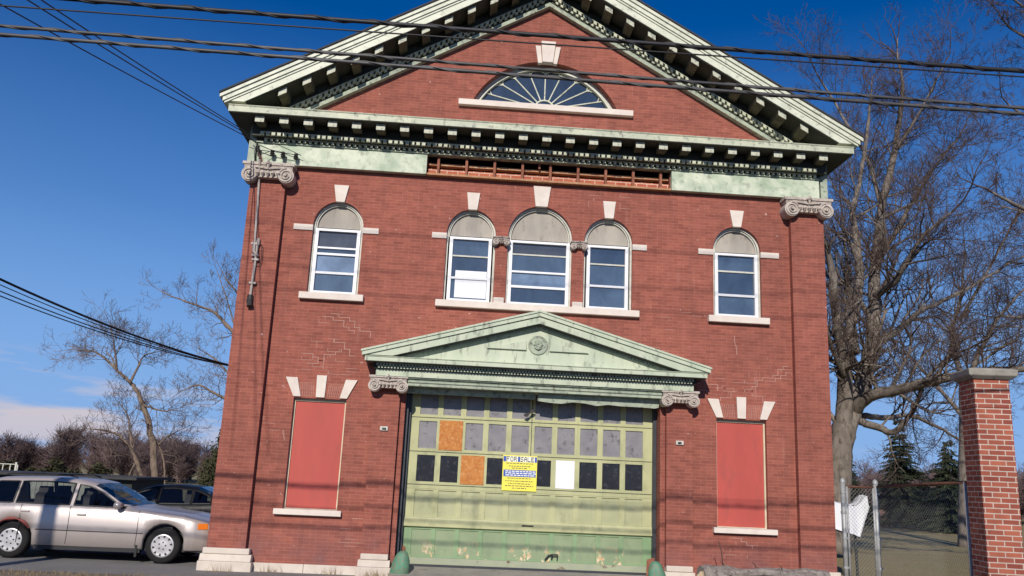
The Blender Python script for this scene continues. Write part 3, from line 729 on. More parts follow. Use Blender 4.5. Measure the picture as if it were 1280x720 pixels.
def guard(loc, lab, lean):
    t = thing('wheel_guard', lab, 'guard', loc, 0, 'green wheel guards at the door jambs')
    b = MB(); rings = []
    prof = [(.15, 0), (.152, .06), (.146, .14), (.13, .23), (.108, .30), (.082, .355), (.05, .388), (.0, .398)]
    n = 20; o = 0
    for r_, z in prof:
        for j in range(n):
            a = 2*math.pi*j/n; rr = r_*(1+.10*math.cos(2*a+.6)-.1*math.exp(-((a-4.4)/.35)**2))*(1+.03*random.uniform(-1, 1))
            b.v.append((rr*math.cos(a)+lean*z*.12, rr*math.sin(a)*.85, z))
    for i in range(len(prof)-1):
        for j in range(n): b.f.append((i*n+j, i*n+(j+1) % n, (i+1)*n+(j+1) % n, (i+1)*n+j)); b.mi.append(0)
    b.build('cast_body', 'guard', t, smooth=True)
    MB().lathe([(.17, -.06), (.19, -.05), (.185, .02), (.165, .03)], (0, 0, 0), 18).build('footing', 'concrete', t)
guard((-2.21, -.24, .05), 'green cast wheel guard at the left jamb of the garage door', 1)
guard((2.24, -.26, .05), 'green cast wheel guard beside the right jamb, next to the log', -1)

# conduit and service head on the left pilaster
C_ = thing('electrical_conduit', 'rusty pale conduit pipe hanging down the left corner pilaster', 'pipe', (-5.25, -.14, 4.6))
def rel(p, o): return tuple(a-b for a, b in zip(p, o.location))
cp = [(-5.31, -.33, 7.3), (-5.32, -.16, 6.9), (-5.29, -.15, 6.2), (-5.275, -.15, 5.75)]
MB().tube([rel(p, C_) for p in cp], .022, 8).build('pipe', 'conduit', C_)
MB().tube([rel(p, C_) for p in ((-5.21, -.16, 5.78), (-5.22, -.16, 5.5), (-5.24, -.15, 4.75))], .024, 8).build('pipe', 'conduit', C_)
b = MB()
for z, x in ((5.72, -5.275), (5.5, -5.245), (5.42, -5.23), (4.98, -5.235)): b.box(*[x-.05-C_.location.x, x+.07-C_.location.x], -.05, .02, z-4.6-.018, z-4.6+.018)
b.tube([rel(p, C_) for p in ((-5.275, -.17, 5.74), (-5.26, -.2, 5.56), (-5.2, -.18, 5.5))], .03, 8); b.tube([rel(p, C_) for p in ((-5.21, -.16, 5.7), (-5.21, -.16, 5.82))], [.035, .03], 8); b.build('fittings', 'conduit', C_)
b = MB().tube([rel(p, C_) for p in ((-5.24, -.15, 4.76), (-5.24, -.15, 4.62))], [.05, .06], 10); b.tube([rel(p, C_) for p in ((-5.24, -.17, 4.66), (-5.22, -.2, 4.54))], [.045, .055], 8); b.build('weather_cap', 'iron', C_)
b = MB().tube([rel(p, C_) for p in ((-5.2, -.17, 5.75), (-5.13, -.18, 5.7), (-5.11, -.17, 5.45), (-5.13, -.15, 5.3), (-5.2, -.15, 5.32))], .007, 5); b.build('loose_wire', 'wire', C_)
I_ = thing('insulator_rack', 'rack of dark insulators and looped service wire on the frieze left end', 'insulators', (-5.2, -.14, 7.4))
for px, pz in ((-.2, .14), (.08, .07), (.28, .05), (.52, .03)):
    MB().lathe([(.0, .06), (.03, .06), (.045, .04), (.028, .02), (.05, 0), (.028, -.02), (.045, -.04), (.02, -.06), (0, -.06)], (px, -.09, pz), 10).tube([(px, 0, pz), (px, -.1, pz)], .012, 6).build('insulator', 'iron', I_)
b = MB().tube([(-.35, -.12, .32), (-.18, -.15, .2), (.05, -.14, .12), (.3, -.13, .08), (.55, -.13, .05)], .008, 5)
b.tube([(-.45, -.3, .38), (-.25, -.16, .25), (.2, -.15, .22), (.62, -.1, .06)], .007, 5).tube([(-.2, -.12, .2), (-.13, -.16, -.08), (-.11, -.2, -.1)], .009, 5).tube([(.05, -.12, .1), (-.1, -.18, .0), (-.13, -.16, -.2)], .007, 5)
b.build('service_wire', 'wire', I_)
b = MB().tube([(-.2, 0, .15), (-.14, -.03, -.05), (-.12, -.02, -.1)], .03, 6); b.build('rack_strap', 'rust', I_)

# ================================================================== WIRES IN THE STREET
def wire(name, p0, p1, sag, r_, m_, lab, cat='wire', group=None, twist=False, n=36):
    b = MB(); P0, P1 = Vector(p0), Vector(p1); pts = []
    for i in range(n+1):
        t_ = i/n; q = P0.lerp(P1, t_); q.z -= sag*4*t_*(1-t_); pts.append(q)
    b.tube(pts, r_, 6)
    if twist:
        h_ = []
        for i in range(n*12+1):
            t_ = i/(n*12); q = P0.lerp(P1, t_); q.z -= sag*4*t_*(1-t_); a = t_*(P1-P0).length*11.0
            h_.append((q.x, q.y+math.cos(a)*r_*.95, q.z+math.sin(a)*r_*.95))
        b.tube(h_, r_*.55, 4)
    o = b.build(name, m_, smooth=True); return tag(o, lab, cat, group)
def through(pa, pb, Y, x0=-22, x1=22, dz=(0, 0)):
    A, Bp = Vector(at(*pa, Y)), Vector(at(*pb, Y)); d = (Bp-A)/(Bp.x-A.x)
    P0 = A+d*(x0-A.x); P1 = A+d*(x1-A.x); P0.z += dz[0]; P1.z += dz[1]; return P0, P1
G = 'utility wires along the street'
def street(pa, pb, Y, r_, m_, lab, tw=False, name='utility_cable'):
    P0, P1 = through(pa, pb, Y); s_ = .1
    P0.z += .06; P1.z += .06
    wire(name, P0, P1, s_, r_, m_, lab, 'cable', G, tw, 40)
street((160, 0), (1280, 85), -8.05, .021, 'wire', 'thick twisted black cable, uppermost across the gable', True)
street((0, 28), (1280, 131), -8.1, .016, 'wire2', 'grey lashed cable just above the lowest cable across the fan window', True)
street((0, 38.5), (1280, 138), -8.35, .017, 'wire2', 'lowest grey lashed cable across the fan window', True)
street((0, 3), (1280, 92), -7.9, .008, 'wire', 'thin black wire between the thick cable and the lashed pair', False, 'utility_wire')
for i, (y_, z_) in enumerate(((-8.2, 10.55), (-8.6, 10.05), (-7.6, 9.05))):
    wire('power_line', (-22, y_, z_+.1), (22, y_, z_+.1), .1, .009, 'wire', 'overhead power line high above the street cables, out of the top of the picture', 'wire', 'power lines above the street')
PO = thing('utility_pole', 'wooden utility pole carrying the street cables, off to the left', 'pole', (-10.3, -8.3, 0))
MB().tube([(0, 0, -.3), (0, 0, 11.2)], [.17, .12], 14).build('shaft', 'palebark', PO, smooth=True)
MB().box(-1.1, 1.1, -.06, .06, 10.35, 10.47).build('crossarm', 'palebark', PO)
MB().tube([(-.1, .28, 8.1), (-.1, .28, 8.9)], .2, 14).build('transformer', 'steel', PO)
# service drops to the corner of the building
for pa, e_, lab in (((38, 0), (-5.55, -.45, 7.72), 'thin service wire rising past the sky to the left eave, lower right of its pair'), ((55, 0), (-5.52, -.44, 7.74), 'thin service wire rising past the sky to the left eave, upper of its pair'), ((0, 3), (-5.5, -.4, 7.66), 'thin service wire lowest of the three that reach the left eave')):
    P = Vector(at(*pa, -6.6)); d = Vector(e_)-P; P0 = P-d*.25
    wire('service_drop', P0, e_, .03, .0085, 'wire', lab, 'wire', 'service wires to the left eave')
for i, (y0, y1, r_, lab) in enumerate(((337, 452.5, .022, 'thick black wire, top of the four slanting down to the left wall'), (344, 452.8, .009, 'thin wire second from the top of the four at the left'), (352, 453.2, .011, 'thin wire third from the top of the four at the left'), (358, 453.6, .011, 'lowest of the four wires slanting down to the left wall'))):
    P = Vector(at(0, y0, -1.5)); E_ = Vector(at(287, y1, 3.4)); E_.x = min(E_.x, -5.5)
    E2 = E_+(E_-P)*.12; P0 = P-(E_-P)*.3
    wire('side_service_wire', P0, E2, .22, r_, 'wire', lab, 'wire', 'wires to the side of the building')

# ================================================================== GATE POST, FENCE
PX = thing('brick_gate_post', 'square red brick gate post with white mortar and concrete cap', 'gate post', (5.77, -4.28, 0), R(-9))
MB().box(-.225, .225, -.225, .225, -.3, 3.30).box(-.232, .232, -.232, .232, 2.93, 2.985).build('shaft', 'post_brick', PX)
b = MB(); v0 = len(b.v)
for (hw, z) in ((.245, 3.302), (.31, 3.35), (.315, 3.43), (.27, 3.45), (0.0, 3.49)): b.v += [(-hw, -hw, z), (hw, -hw, z), (hw, hw, z), (-hw, hw, z)]
for i in range(4):
    for j in range(4): b.f.append((i*4+j, i*4+(j+1) % 4, i*4+4+(j+1) % 4, i*4+4+j)); b.mi.append(0)
b.f.append((3, 2, 1, 0)); b.mi.append(0); b.build('cap', 'capconc', PX, bevel=.01)
def link_mesh(p0, p1, h0, h1, pitch=.07, r_=.0012):
    """diamond wire between two ground points"""
    b = MB(); p0, p1 = Vector(p0), Vector(p1); Lh = (p1-p0).length; d = (p1-p0)/Lh
    H = h1-h0
    for sgn in (1, -1):
        s0 = -H
        while s0 < Lh+H:
            a, c_ = (s0, h0), (s0+H, h1)
            if sgn < 0: a, c_ = (s0+H, h0), (s0, h1)
            (ua, za), (uc, zc_) = a, c_
            lo, hi = 0.0, 1.0; du = uc-ua
            for bound, sg in ((0, 1), (Lh, -1)):
                t_ = (bound-ua)/du
                if (du > 0) == (sg > 0): lo = max(lo, t_)
                else: hi = min(hi, t_)
            if hi > lo+.01:
                A = p0+d*(ua+du*lo); A.z = za+(zc_-za)*lo; Bq = p0+d*(ua+du*hi); Bq.z = za+(zc_-za)*hi
                b.tube([A, Bq], r_, 3, cap=False)
            s0 += pitch
    return b
def post(x, y, h_, r_, par, m_='galv', ball=True):
    b = MB().tube([(x, y, -.1), (x, y, h_)], r_, 12)
    if ball: b.lathe([(r_*1.15, h_-.01), (r_*1.2, h_+.03), (r_*.9, h_+.06), (0, h_+.085)], (x, y, 0), 12)
    return b.build('post', m_, par, smooth=True)
g0, g1, g2 = (5.68, -.06), (6.33, -.02), (5.62, -3.98)
GT = thing('chain_link_gate', 'narrow chain link gate with galvanised posts beside the right brick corner', 'gate', (5.68, -.06, 0))
def rl2(b): 
    b.v = [(x-5.68, y+.06, z) for x, y, z in b.v]; return b
post(0, 0, 1.93, .042, GT); post(.63, .04, 1.93, .042, GT)
b = MB().tube([(5.755, -.06, .08), (5.755, -.06, 1.86)], .021, 8).tube([(6.265, -.02, .08), (6.265, -.02, 1.86)], .021, 8).tube([(5.755, -.06, .08), (6.265, -.02, .08)], .021, 8)
rl2(b).build('gate_frame', 'galv', GT, smooth=True)
rl2(MB().tube([(5.74, -.06, 1.86), (6.28, -.02, 1.86)], .021, 8)).build('top_rail', 'rustrail', GT, smooth=True)
b = MB()
for z in (.45, .95, 1.4, 1.75):
    for x, y in (g0, g1): b.tube([(x, y, z-.02), (x, y, z+.02)], .05, 10)
    b.box(5.7, 5.76, -.075, -.045, z-.012, z+.012); b.box(6.26, 6.32, -.035, -.005, z-.012, z+.012)
rl2(b).build('hinges', 'galv', GT)
rl2(link_mesh((5.76, -.06, 0), (6.26, -.02, 0), .08, 1.86, .07, .0024)).build('wire_mesh', 'mesh', GT)
FN = thing('chain_link_fence', 'chain link fence with rusty top rail running from gate to brick gate post', 'fence', (6.33, -.02, 0))
def rl3(b):
    b.v = [(x-6.33, y+.02, z) for x, y, z in b.v]; return b
rl3(MB().tube([(6.33, -.06, 1.88), (g2[0], g2[1], 1.95)], .022, 8)).build('top_rail', 'rustrail', FN, smooth=True)
rl3(link_mesh((6.32, -.08, 0), (g2[0], g2[1], 0), .05, 1.87, .075, .0011)).build('wire_mesh', 'mesh', FN)
rl3(MB().tube([(5.63, -3.92, -.1), (5.63, -3.92, 1.96)], .03, 10)).build('end_post', 'galv', FN, smooth=True)

# log and brush by the right wall
LG = thing('cut_log', 'grey cut log with pale split end lying along the wall', 'log', (3.6, -.68, 0))
b = MB(); pts = []; rr = []
for i in range(19):
    t_ = i/18; pts.append((-.72+1.95*t_, .05*math.sin(t_*5), .235+.02*math.sin(t_*9)-.03*t_)); rr.append(.205*(1+.07*math.sin(i*1.9)+random.uniform(-.05, .05))*(1-.15*t_))
b.tube(pts, rr, 16, 0, True); q = b.build('bark', 'logbark', LG, smooth=False)
b = MB().tube([(-.80, .0, .25), (-.735, .0, .24), (-.715, 0, .24)], [.03, .12, .18], 10); b.build('split_end', 'logend', LG)
b = MB().tube([(-.35, -.1, .36), (-.2, -.16, .33), (.3, -.15, .38), (.9, -.1, .33)], [.04, .075, .07, .05], 9); b.build('branch_stub', 'logbark', LG)
b = MB()
for x, h_ in ((-.33, .5), (-.3, .12), (.25, .13), (.7, .1)): b.tube([(x, .05, .38), (x-.03, .03, .42+h_*.5), (x-.1, 0, .40+h_)], [.012, .009, .004], 5)
b.build('twigs', 'twig', LG)
L2 = thing('short_log', 'shorter grey log behind the long cut log, nearer the fence', 'log', (4.5, -.45, 0))
b = MB(); b.tube([(-.55+.2*i, .02*math.sin(i), .24+.015*math.sin(i*2)) for i in range(7)], [.19*(1+random.uniform(-.08, .08)) for i in range(7)], 14); b.build('bark', 'logbark', L2)
b = MB().tube([(-.56, 0, .24), (-.575, 0, .24)], [.17, .16], 14); b.build('cut_end', 'logend', L2)

# white tarp behind the gate
TP = thing('tarp_cover', 'crumpled white tarp draped over a stand behind the chain link gate', 'tarp', (7.3, 3.2, 0))
b = MB(); n = 12; prof = [(-.62, 1.62, 1.05), (-.45, 1.60, .98), (-.25, 1.55, .95), (-.05, 1.52, .9), (.1, 1.52, .82), (.2, 1.6, 1.1), (.28, 1.72, 1.35), (.33, 1.74, 1.5)]
for x, zt, zb_ in prof:
    for j in range(n+1):
        u = j/n; yy = -.3+.6*u; f_ = abs(2*u-1); z = zt-.06*f_+random.uniform(-.012, .012) if f_ < .8 else zb_+.02*math.sin(x*9+j)
        b.v.append((x+random.uniform(-.01, .01), yy+.03*math.sin(x*12), z))
for i in range(len(prof)-1):
    for j in range(n): b.f.append((i*(n+1)+j, (i+1)*(n+1)+j, (i+1)*(n+1)+j+1, i*(n+1)+j+1)); b.mi.append(0)
b.build('sheet', 'tarp', TP)
b = MB()
for x in (-.5, .05):
    for y in (-.2, .2): b.tube([(x, y, -.05), (x, y*.6, 1.5)], .03, 6)
b.build('stand', 'darkboard', TP)

# ================================================================== TREES
def norm(v): return v/ (np.linalg.norm(v)+1e-9)
class Tree:
    def __init__(s, seed, shrink=.58): s.sh = shrink; s.rng = random.Random(seed); s.t = MB(); s.c = MB(); s.n = 0
    def limb(s, pts, r0, r1, sides=8):
        """smooth a traced limb and lay it down; returns the dense polyline"""
        P = [np.array(p, float) for p in pts]; out = []
        for i in range(len(P)-1):
            p0 = P[max(i-1, 0)]; p1 = P[i]; p2 = P[i+1]; p3 = P[min(i+2, len(P)-1)]
            for k_ in range(5):
                t_ = k_/5; out.append(.5*((2*p1)+(p2-p0)*t_+(2*p0-5*p1+4*p2-p3)*t_**2+(3*p1-p0-3*p2+p3)*t_**3))
        out.append(P[-1]); N = len(out)
        w_ = [np.array([s.rng.gauss(0, 1) for _ in range(3)])*r0*.12 for _ in out]; out = [o+a*(.35 if r0 > .15 else 1) if 0 < i < N-1 else o for i, (o, a) in enumerate(zip(out, w_))]
        rad = [r0+(r1-r0)*(i/(N-1)) for i in range(N)]
        s.t.tube(out, rad, sides); return out, rad
    def grow(s, p, d, Ln, r, lvl, maxl, up=.12, kids=(5, 5, 4), spread=(30, 60), shrink=None):
        shrink = shrink or s.sh; rg = s.rng; n = 5 if lvl < maxl else 3; pts = [p]; q = p.copy(); dd = d.copy(); rads = [r]
        for i in range(n):
            dd = norm(dd+np.array([rg.gauss(0, .17), rg.gauss(0, .17), rg.gauss(0, .13)+up*.5])); q = q+dd*Ln/n; pts.append(q); rads.append(max(r*(1-.8*(i+1)/n), .0042))
        big = r > .03
        (s.t if big else s.c).tube(pts, rads, 6 if big else (4 if r > .012 else 3), cap=False); s.n += 1
        if lvl >= maxl: return
        k_ = kids[min(lvl, len(kids)-1)]
        for i in range(k_):
            f_ = .22+.78*(i+rg.random())/k_; j = min(int(f_*n), n-1); bp = pts[j]+(pts[j+1]-pts[j])*(f_*n-j)
            ax = norm(pts[j+1]-pts[j]); o = norm(np.cross(ax, np.array([rg.gauss(0, 1), rg.gauss(0, 1), rg.gauss(0, 1)])))
            a = R(rg.uniform(*spread)); nd = norm(ax*math.cos(a)+o*math.sin(a)); nd[2] += up*.6; nd = norm(nd)
            s.grow(bp, nd, Ln*shrink*rg.uniform(.7, 1.2)*(1-.25*f_), max(r*.55*(1-.4*f_), .004), lvl+1, maxl, up, kids, spread, shrink)
    def clothe(s, limb, n, Ln, maxl=3, start=.3, up=.12, kids=(5, 5, 4), tip=True, spread=(35, 75), rr=.5):
        out, rad = limb; N = len(out); rg = s.rng
        for i in range(n):
            f_ = start+(1-start)*(i+rg.random())/n; j = min(int(f_*(N-1)), N-2); ax = norm(out[j+1]-out[j])
            o = norm(np.cross(ax, np.array([rg.gauss(0, 1), rg.gauss(0, 1), rg.gauss(0, 1)]))); a = R(rg.uniform(*spread)); nd = norm(ax*math.cos(a)+o*math.sin(a)+np.array([0, 0, up]))
            s.grow(out[j], nd, Ln*rg.uniform(.6, 1.2)*(1.15-.5*f_), max(rad[j]*rr*rg.uniform(.5, 1), .012), 1, maxl, up, kids)
        if tip: s.grow(out[-1], norm(out[-1]-out[-2]), Ln*.9, rad[-1], 1, maxl, up, kids)
    def build(s, root, base, mt='bark', mc='twig'):
        for b in (s.t, s.c): b.v = [(x-base[0], y-base[1], z-base[2]) for x, y, z in b.v]
        s.t.build('trunk', mt, root, smooth=True); s.c.build('crown', mc, root)
def traced(specs, Y, T):
    """each limb: list of (px, py, depth offset)"""
    return [T.limb([at(px, py, Y+dy) for px, py, dy in pts], r0, r1, 10 if r0 > .1 else 7) for pts, r0, r1 in specs]

# big bare tree right of the building
T = Tree(11, .62); Y = 9
specs = [([(1046, 690, 0), (1047, 620, 0), (1050, 560, 0), (1056, 530, 0)], .40, .33),
         ([(1049, 585, -.05), (1054, 538, -.05), (1056, 490, -.2), (1055, 450, -.6), (1046, 400, -1), (1040, 340, -1.2)], .3, .11),
         ([(1049, 580, 0), (1058, 535, 0), (1075, 490, .3), (1088, 440, .5), (1093, 380, .6), (1094, 330, 1.0), (1102, 260, 1.2), (1118, 190, 1.5), (1128, 120, 2)], .32, .07),
         ([(1052, 452, -.6), (1064, 405, -.4), (1074, 355, 0), (1071, 300, .2), (1066, 265, .4), (1076, 220, .8), (1086, 150, 1)], .17, .05),
         ([(1066, 515, .1), (1086, 495, -.6), (1120, 488, -1.4), (1160, 478, -2.4), (1205, 468, -3.2), (1260, 462, -3.8)], .2, .09),
         ([(1080, 520, .2), (1110, 522, 1), (1140, 520, 1.6), (1175, 535, 2.4), (1200, 550, 3)], .1, .035),
         ([(1074, 526, .1), (1100, 535, -.5), (1118, 540, -1), (1140, 515, -1.6), (1160, 470, -2.2), (1200, 440, -3)], .12, .03),
         ([(1090, 430, .5), (1120, 415, 1.2), (1150, 390, 2), (1200, 365, 3), (1270, 325, 4)], .14, .035),
         ([(1093, 370, .6), (1120, 350, -.6), (1150, 300, -1.6), (1190, 265, -2.4)], .12, .03),
         ([(1094, 330, 1), (1120, 290, 2), (1160, 220, 3), (1200, 170, 4)], .11, .03),
         ([(1102, 260, 1.2), (1085, 200, 2), (1050, 140, 3), (1020, 90, 3.4)], .09, .025),
         ([(1118, 190, 1.5), (1150, 140, .6), (1180, 80, 0)], .07, .02),
         ([(1056, 470, -.5), (1042, 440, -1), (1030, 400, -1.8)], .1, .04),
         ([(1070, 440, .1), (1066, 400, 1.5), (1060, 340, 3), (1050, 250, 4)], .12, .03)]
Ls = traced(specs, Y, T)
for i, l in enumerate(Ls[1:]):
    T.clothe(l, (9, 21, 19, 13, 8, 10, 19, 20, 21, 20, 17, 13, 16)[i], (1.8, 2.7, 2.3, 2.2, 1.5, 1.8, 2.6, 2.5, 2.6, 2.4, 2.0, 1.5, 2.2)[i], 4, .2, .14, (6, 6, 5, 4))
base = at(1046, 690, Y)
tr = thing('bare_tree', 'tall bare many limbed tree behind the chain link gate', 'tree', (base[0], base[1], 0))
T.build(tr, (base[0], base[1], 0))
# its neighbour further right, mostly outside the picture
T = Tree(23); Y = 6
specs = [([(1420, 760, 0), (1420, 560, 0), (1405, 420, 0)], .34, .25),
         ([(1405, 420, 0), (1340, 330, -.5), (1290, 270, -1), (1240, 240, -1.6)], .13, .03),
         ([(1405, 420, 0), (1385, 250, .4), (1330, 90, .8), (1262, 35, 1)], .16, .03),
         ([(1385, 250, .4), (1330, 180, -.6), (1260, 130, -1.4)], .09, .02),
         ([(1405, 440, 0), (1340, 420, .6), (1290, 400, 1), (1235, 395, 1.6)], .1, .02),
         ([(1330, 90, .8), (1290, 20, .4), (1240, -20, 0)], .06, .02)]
Ls = traced(specs, Y, T)
for l, n_, ln in zip(Ls[1:], (9, 9, 8, 9, 6), (1.5, 1.6, 1.5, 1.4, 1.3)): T.clothe(l, n_*2, ln, 4, .2, .06, (5, 5, 5, 3))
base = at(1420, 760, Y); tr = thing('bare_tree', 'bare tree at the right edge whose twigs reach in above the gate post', 'tree', (base[0], base[1], 0)); T.build(tr, (base[0], base[1], 0))
# a third crown filling the gap low on the right
T = Tree(31); Y = 17
specs = [([(1206, 690, 0), (1206, 560, 0), (1206, 480, 0)], .26, .2), ([(1206, 490, 0), (1190, 420, .5), (1200, 380, 1), (1205, 330, 1)], .13, .03), ([(1206, 480, 0), (1240, 410, -1), (1290, 350, -2)], .12, .03),
         ([(1206, 500, 0), (1240, 480, 1), (1300, 440, 2)], .1, .03), ([(1204, 520, 0), (1160, 470, 1), (1130, 440, 2)], .1, .03), ([(1200, 400, 1), (1240, 330, 0), (1280, 250, 0)], .08, .03)]
Ls = traced(specs, Y, T)
for l, n_ in zip(Ls[1:], (12, 12, 10, 10, 10)): T.clothe(l, n_*2, 2.4, 4, .2, .08, (5, 5, 4, 4))
base = at(1206, 690, Y); tr = thing('bare_tree', 'bare wide tree standing further back, its trunk hidden behind the gate post', 'tree', (base[0], base[1], 0)); T.build(tr, (base[0], base[1], 0))
# two leaning trunks at the left, one tree
T = Tree(5, .7); Y = 17
specs = [([(198, 640, 0), (194, 600, 0), (191, 560, .1), (186, 530, .2), (178, 505, .2), (168, 485, .2), (160, 475, .2), (146, 462, .3)], .15, .045),
         ([(183, 640, -.3), (178, 600, -.3), (170, 575, -.5), (166, 565, -.5), (155, 550, -.7), (140, 540, -.8), (124, 537, -1)], .095, .03),
         ([(146, 462, .3), (135, 452, .5), (120, 440, .8), (100, 438, 1)], .06, .02), ([(146, 464, .3), (144, 440, 0), (140, 415, -.2)], .05, .015),
         ([(163, 478, .2), (172, 460, .6), (180, 445, 1), (195, 440, 1.3)], .055, .015), ([(178, 506, .2), (190, 510, -.3), (205, 514, -.8), (215, 512, -1)], .05, .015),
         ([(190, 545, .1), (200, 560, .3), (205, 580, .4), (206, 600, .4)], .05, .03), ([(198, 556, .2), (210, 545, .5), (220, 540, .8)], .04, .015),
         ([(166, 566, -.5), (163, 545, -.3), (160, 520, 0), (150, 505, .3)], .05, .015), ([(170, 578, -.5), (163, 590, -.6), (161, 600, -.6)], .03, .012)]
Ls = traced(specs, Y, T)
for l, n_, ln in zip(Ls, (5, 10, 14, 14, 14, 10, 5, 10, 12, 3), (1.0, 1.2, 1.3, 1.35, 1.35, 1.2, .7, 1.2, 1.3, .5)): T.clothe(l, n_, ln, 3 if n_ < 8 else 4, .35, .1, (4, 4, 4, 2))
base = at(190, 640, Y); tr = thing('bare_tree', 'bare tree with two leaning tan trunks behind the dark sedan', 'tree', (base[0], base[1], 0)); T.build(tr, (base[0], base[1], 0), 'palebark', 'palerwig')
T = Tree(8, .68); Y = 19
specs = [([(345, 690, 0), (345, 560, 0), (335, 470, 0), (320, 380, 0)], .24, .1), ([(338, 500, 0), (300, 505, -.2), (275, 495, -.4), (250, 482, -.6), (235, 485, -.6)], .09, .02),
         ([(335, 470, 0), (300, 478, .2), (270, 450, .4), (255, 440, .6)], .07, .02), ([(330, 430, 0), (295, 418, 0), (270, 392, .2), (240, 380, .3), (205, 366, .4)], .1, .02), ([(325, 400, 0), (300, 370, -.5), (280, 345, -1)], .07, .02),
         ([(296, 418, 0), (290, 395, .6), (272, 340, 1)], .05, .015)]
Ls = traced(specs, Y, T)
for l, n_, ln in zip(Ls[1:], (13, 11, 15, 10, 10), (1.2, 1.2, 1.3, 1.2, 1.1)): T.clothe(l, n_, ln, 4, .15, .12, (4, 4, 4, 2))
base = at(345, 690, Y); tr = thing('bare_tree', 'bare tree behind the left rear corner of the building', 'tree', (base[0], base[1], 0)); T.build(tr, (base[0], base[1], 0), 'palebark', 'palerwig')

# evergreens
def spruce(name, label, loc, h_, wd, seed, m_='needle', group=None, col=False, n=None):
    rg = random.Random(seed); t = thing(name, label, 'tree', loc, rg.uniform(0, 6), group)
    MB().tube([(0, 0, 0), (0, 0, h_*.97)], [h_*.022, .01], 8).build('trunk', 'bark', t)
    b = MB(); z = h_*.04; rows = int(h_*6.5)
    for k_ in range(rows):
        f_ = k_/rows; zz = h_*(.04+.95*f_); rad = wd*(1-f_)**.85 if not col else wd*min(1, (1-f_)*3)*(.6+.4*min(1, f_*6)); nb = max(5, int(15*(1-f_)+4))
        for j in range(nb):
            a = rg.uniform(0, 2*math.pi); zz = h_*(.04+.95*min(.99, max(0, f_+rg.uniform(-.03, .03)))); Lb = rad*rg.uniform(.45, 1.12); ca, sa = math.cos(a), math.sin(a); droop = rg.uniform(.1, .32) if not col else -rg.uniform(.6, 1.2)
            m2 = max(3, int(Lb/.11))
            for i in range(m2):
                u = (i+.5)/m2; x, y, zz2 = ca*Lb*u, sa*Lb*u, zz-droop*Lb*u*u+.1*Lb*u
                for s_ in (-1, 1):
                    ln = (.26*(1-.5*u)+.06)*rg.uniform(.7, 1.2)*min(1, h_/6); da = a+s_*rg.uniform(.5, 1.1); tx, ty, tz = math.cos(da)*ln, math.sin(da)*ln, rg.uniform(-.12, .03)
                    wv = .035+.02*rg.random()
                    b.add([(x, y, zz2+wv), (x+tx*.5-sa*wv*s_, y+ty*.5+ca*wv*s_, zz2+tz*.5+wv*.6), (x+tx, y+ty, zz2+tz), (x+tx*.5, y+ty*.5, zz2+tz*.5-wv)], [(0, 1, 2, 3)])
    b.build('crown', m_, t); return t
p = at(1130, 655, 34); spruce('spruce_tree', 'dark spruce with pointed top seen above the chain link fence', (p[0], p[1], 0), 6.4, 2.5, 1, group='spruces beyond the fence')
p = at(1192, 655, 30); spruce('spruce_tree', 'broad dark spruce half hidden behind the brick gate post', (p[0], p[1], 0), 5.0, 2.9, 2, group='spruces beyond the fence')
p = at(1060, 655, 38); spruce('spruce_tree', 'dark spruce behind the trunk of the big bare tree', (p[0], p[1], 0), 4.9, 1.7, 3, group='spruces beyond the fence')
p = at(1240, 655, 40); spruce('spruce_tree', 'dark spruce farthest right behind the gate post', (p[0], p[1], 0), 5.6, 2.0, 4, group='spruces beyond the fence')
p = at(266, 640, 36); spruce('cedar_tree', 'narrow dark cedar at the left corner of the building', (p[0], p[1], 0), 3.9, .62, 5, 'cedar', col=True)
p = at(252, 640, 34); spruce('cedar_tree', 'rounded olive cedar bush left of the narrow cedar', (p[0], p[1], 0), 2.2, .6, 6, 'cedar', col=True)

# far bare woods that read as one mass
def woods(name, label, x0, x1, y0, y1, n_, h_, seed, m_):
    rg = random.Random(seed); b = MB()
    for i in range(n_):
        x, y = rg.uniform(x0, x1), rg.uniform(y0, y1); H = h_*(rg.uniform(.45, 1.0)+.28*math.sin(x*.21+seed)+.12*math.sin(x*.77)); b.tube([(x, y, 0), (x+rg.gauss(0, .2), y, H*.5), (x+rg.gauss(0, .4), y, H*.8)], [.1, .07, .03], 4, cap=False)
        for j in range(95):
            f_ = rg.random()**.7; z = H*(.06+.70*f_); a = rg.uniform(0, 6.28); Lb = H*.42*rg.uniform(.4, 1.2)*(1-.35*abs(f_-.45)); dx, dy, dz_ = math.cos(a)*Lb*.7, math.sin(a)*Lb*.7, Lb*rg.uniform(.2, .75)
            q = (x+dx*.5, y+dy*.5, z+dz_*.4); b.tube([(x, y, z), q, (x+dx, y+dy, z+dz_)], [.03, .022, .012], 3, cap=False)
            for k_ in range(5):
                t_ = rg.uniform(.3, 1); w0 = (x+dx*t_, y+dy*t_, z+dz_*t_*.95); b.tube([w0, (w0[0]+rg.gauss(0, .35), w0[1]+rg.gauss(0, .35), w0[2]+rg.uniform(.1, .8))], [.016, .01], 3, cap=False)
    return tag(b.build(name, m_), label, 'woods', kind='stuff')
woods('far_woods', 'brown bare woods along the skyline at the left', -80, -14, 60, 92, 280, 4.3, 3, 'woodtwig')
woods('far_woods', 'brown bare scrub along the far side of the lawn at the right', 20, 80, 50, 80, 190, 4.8, 4, 'woodtwig')

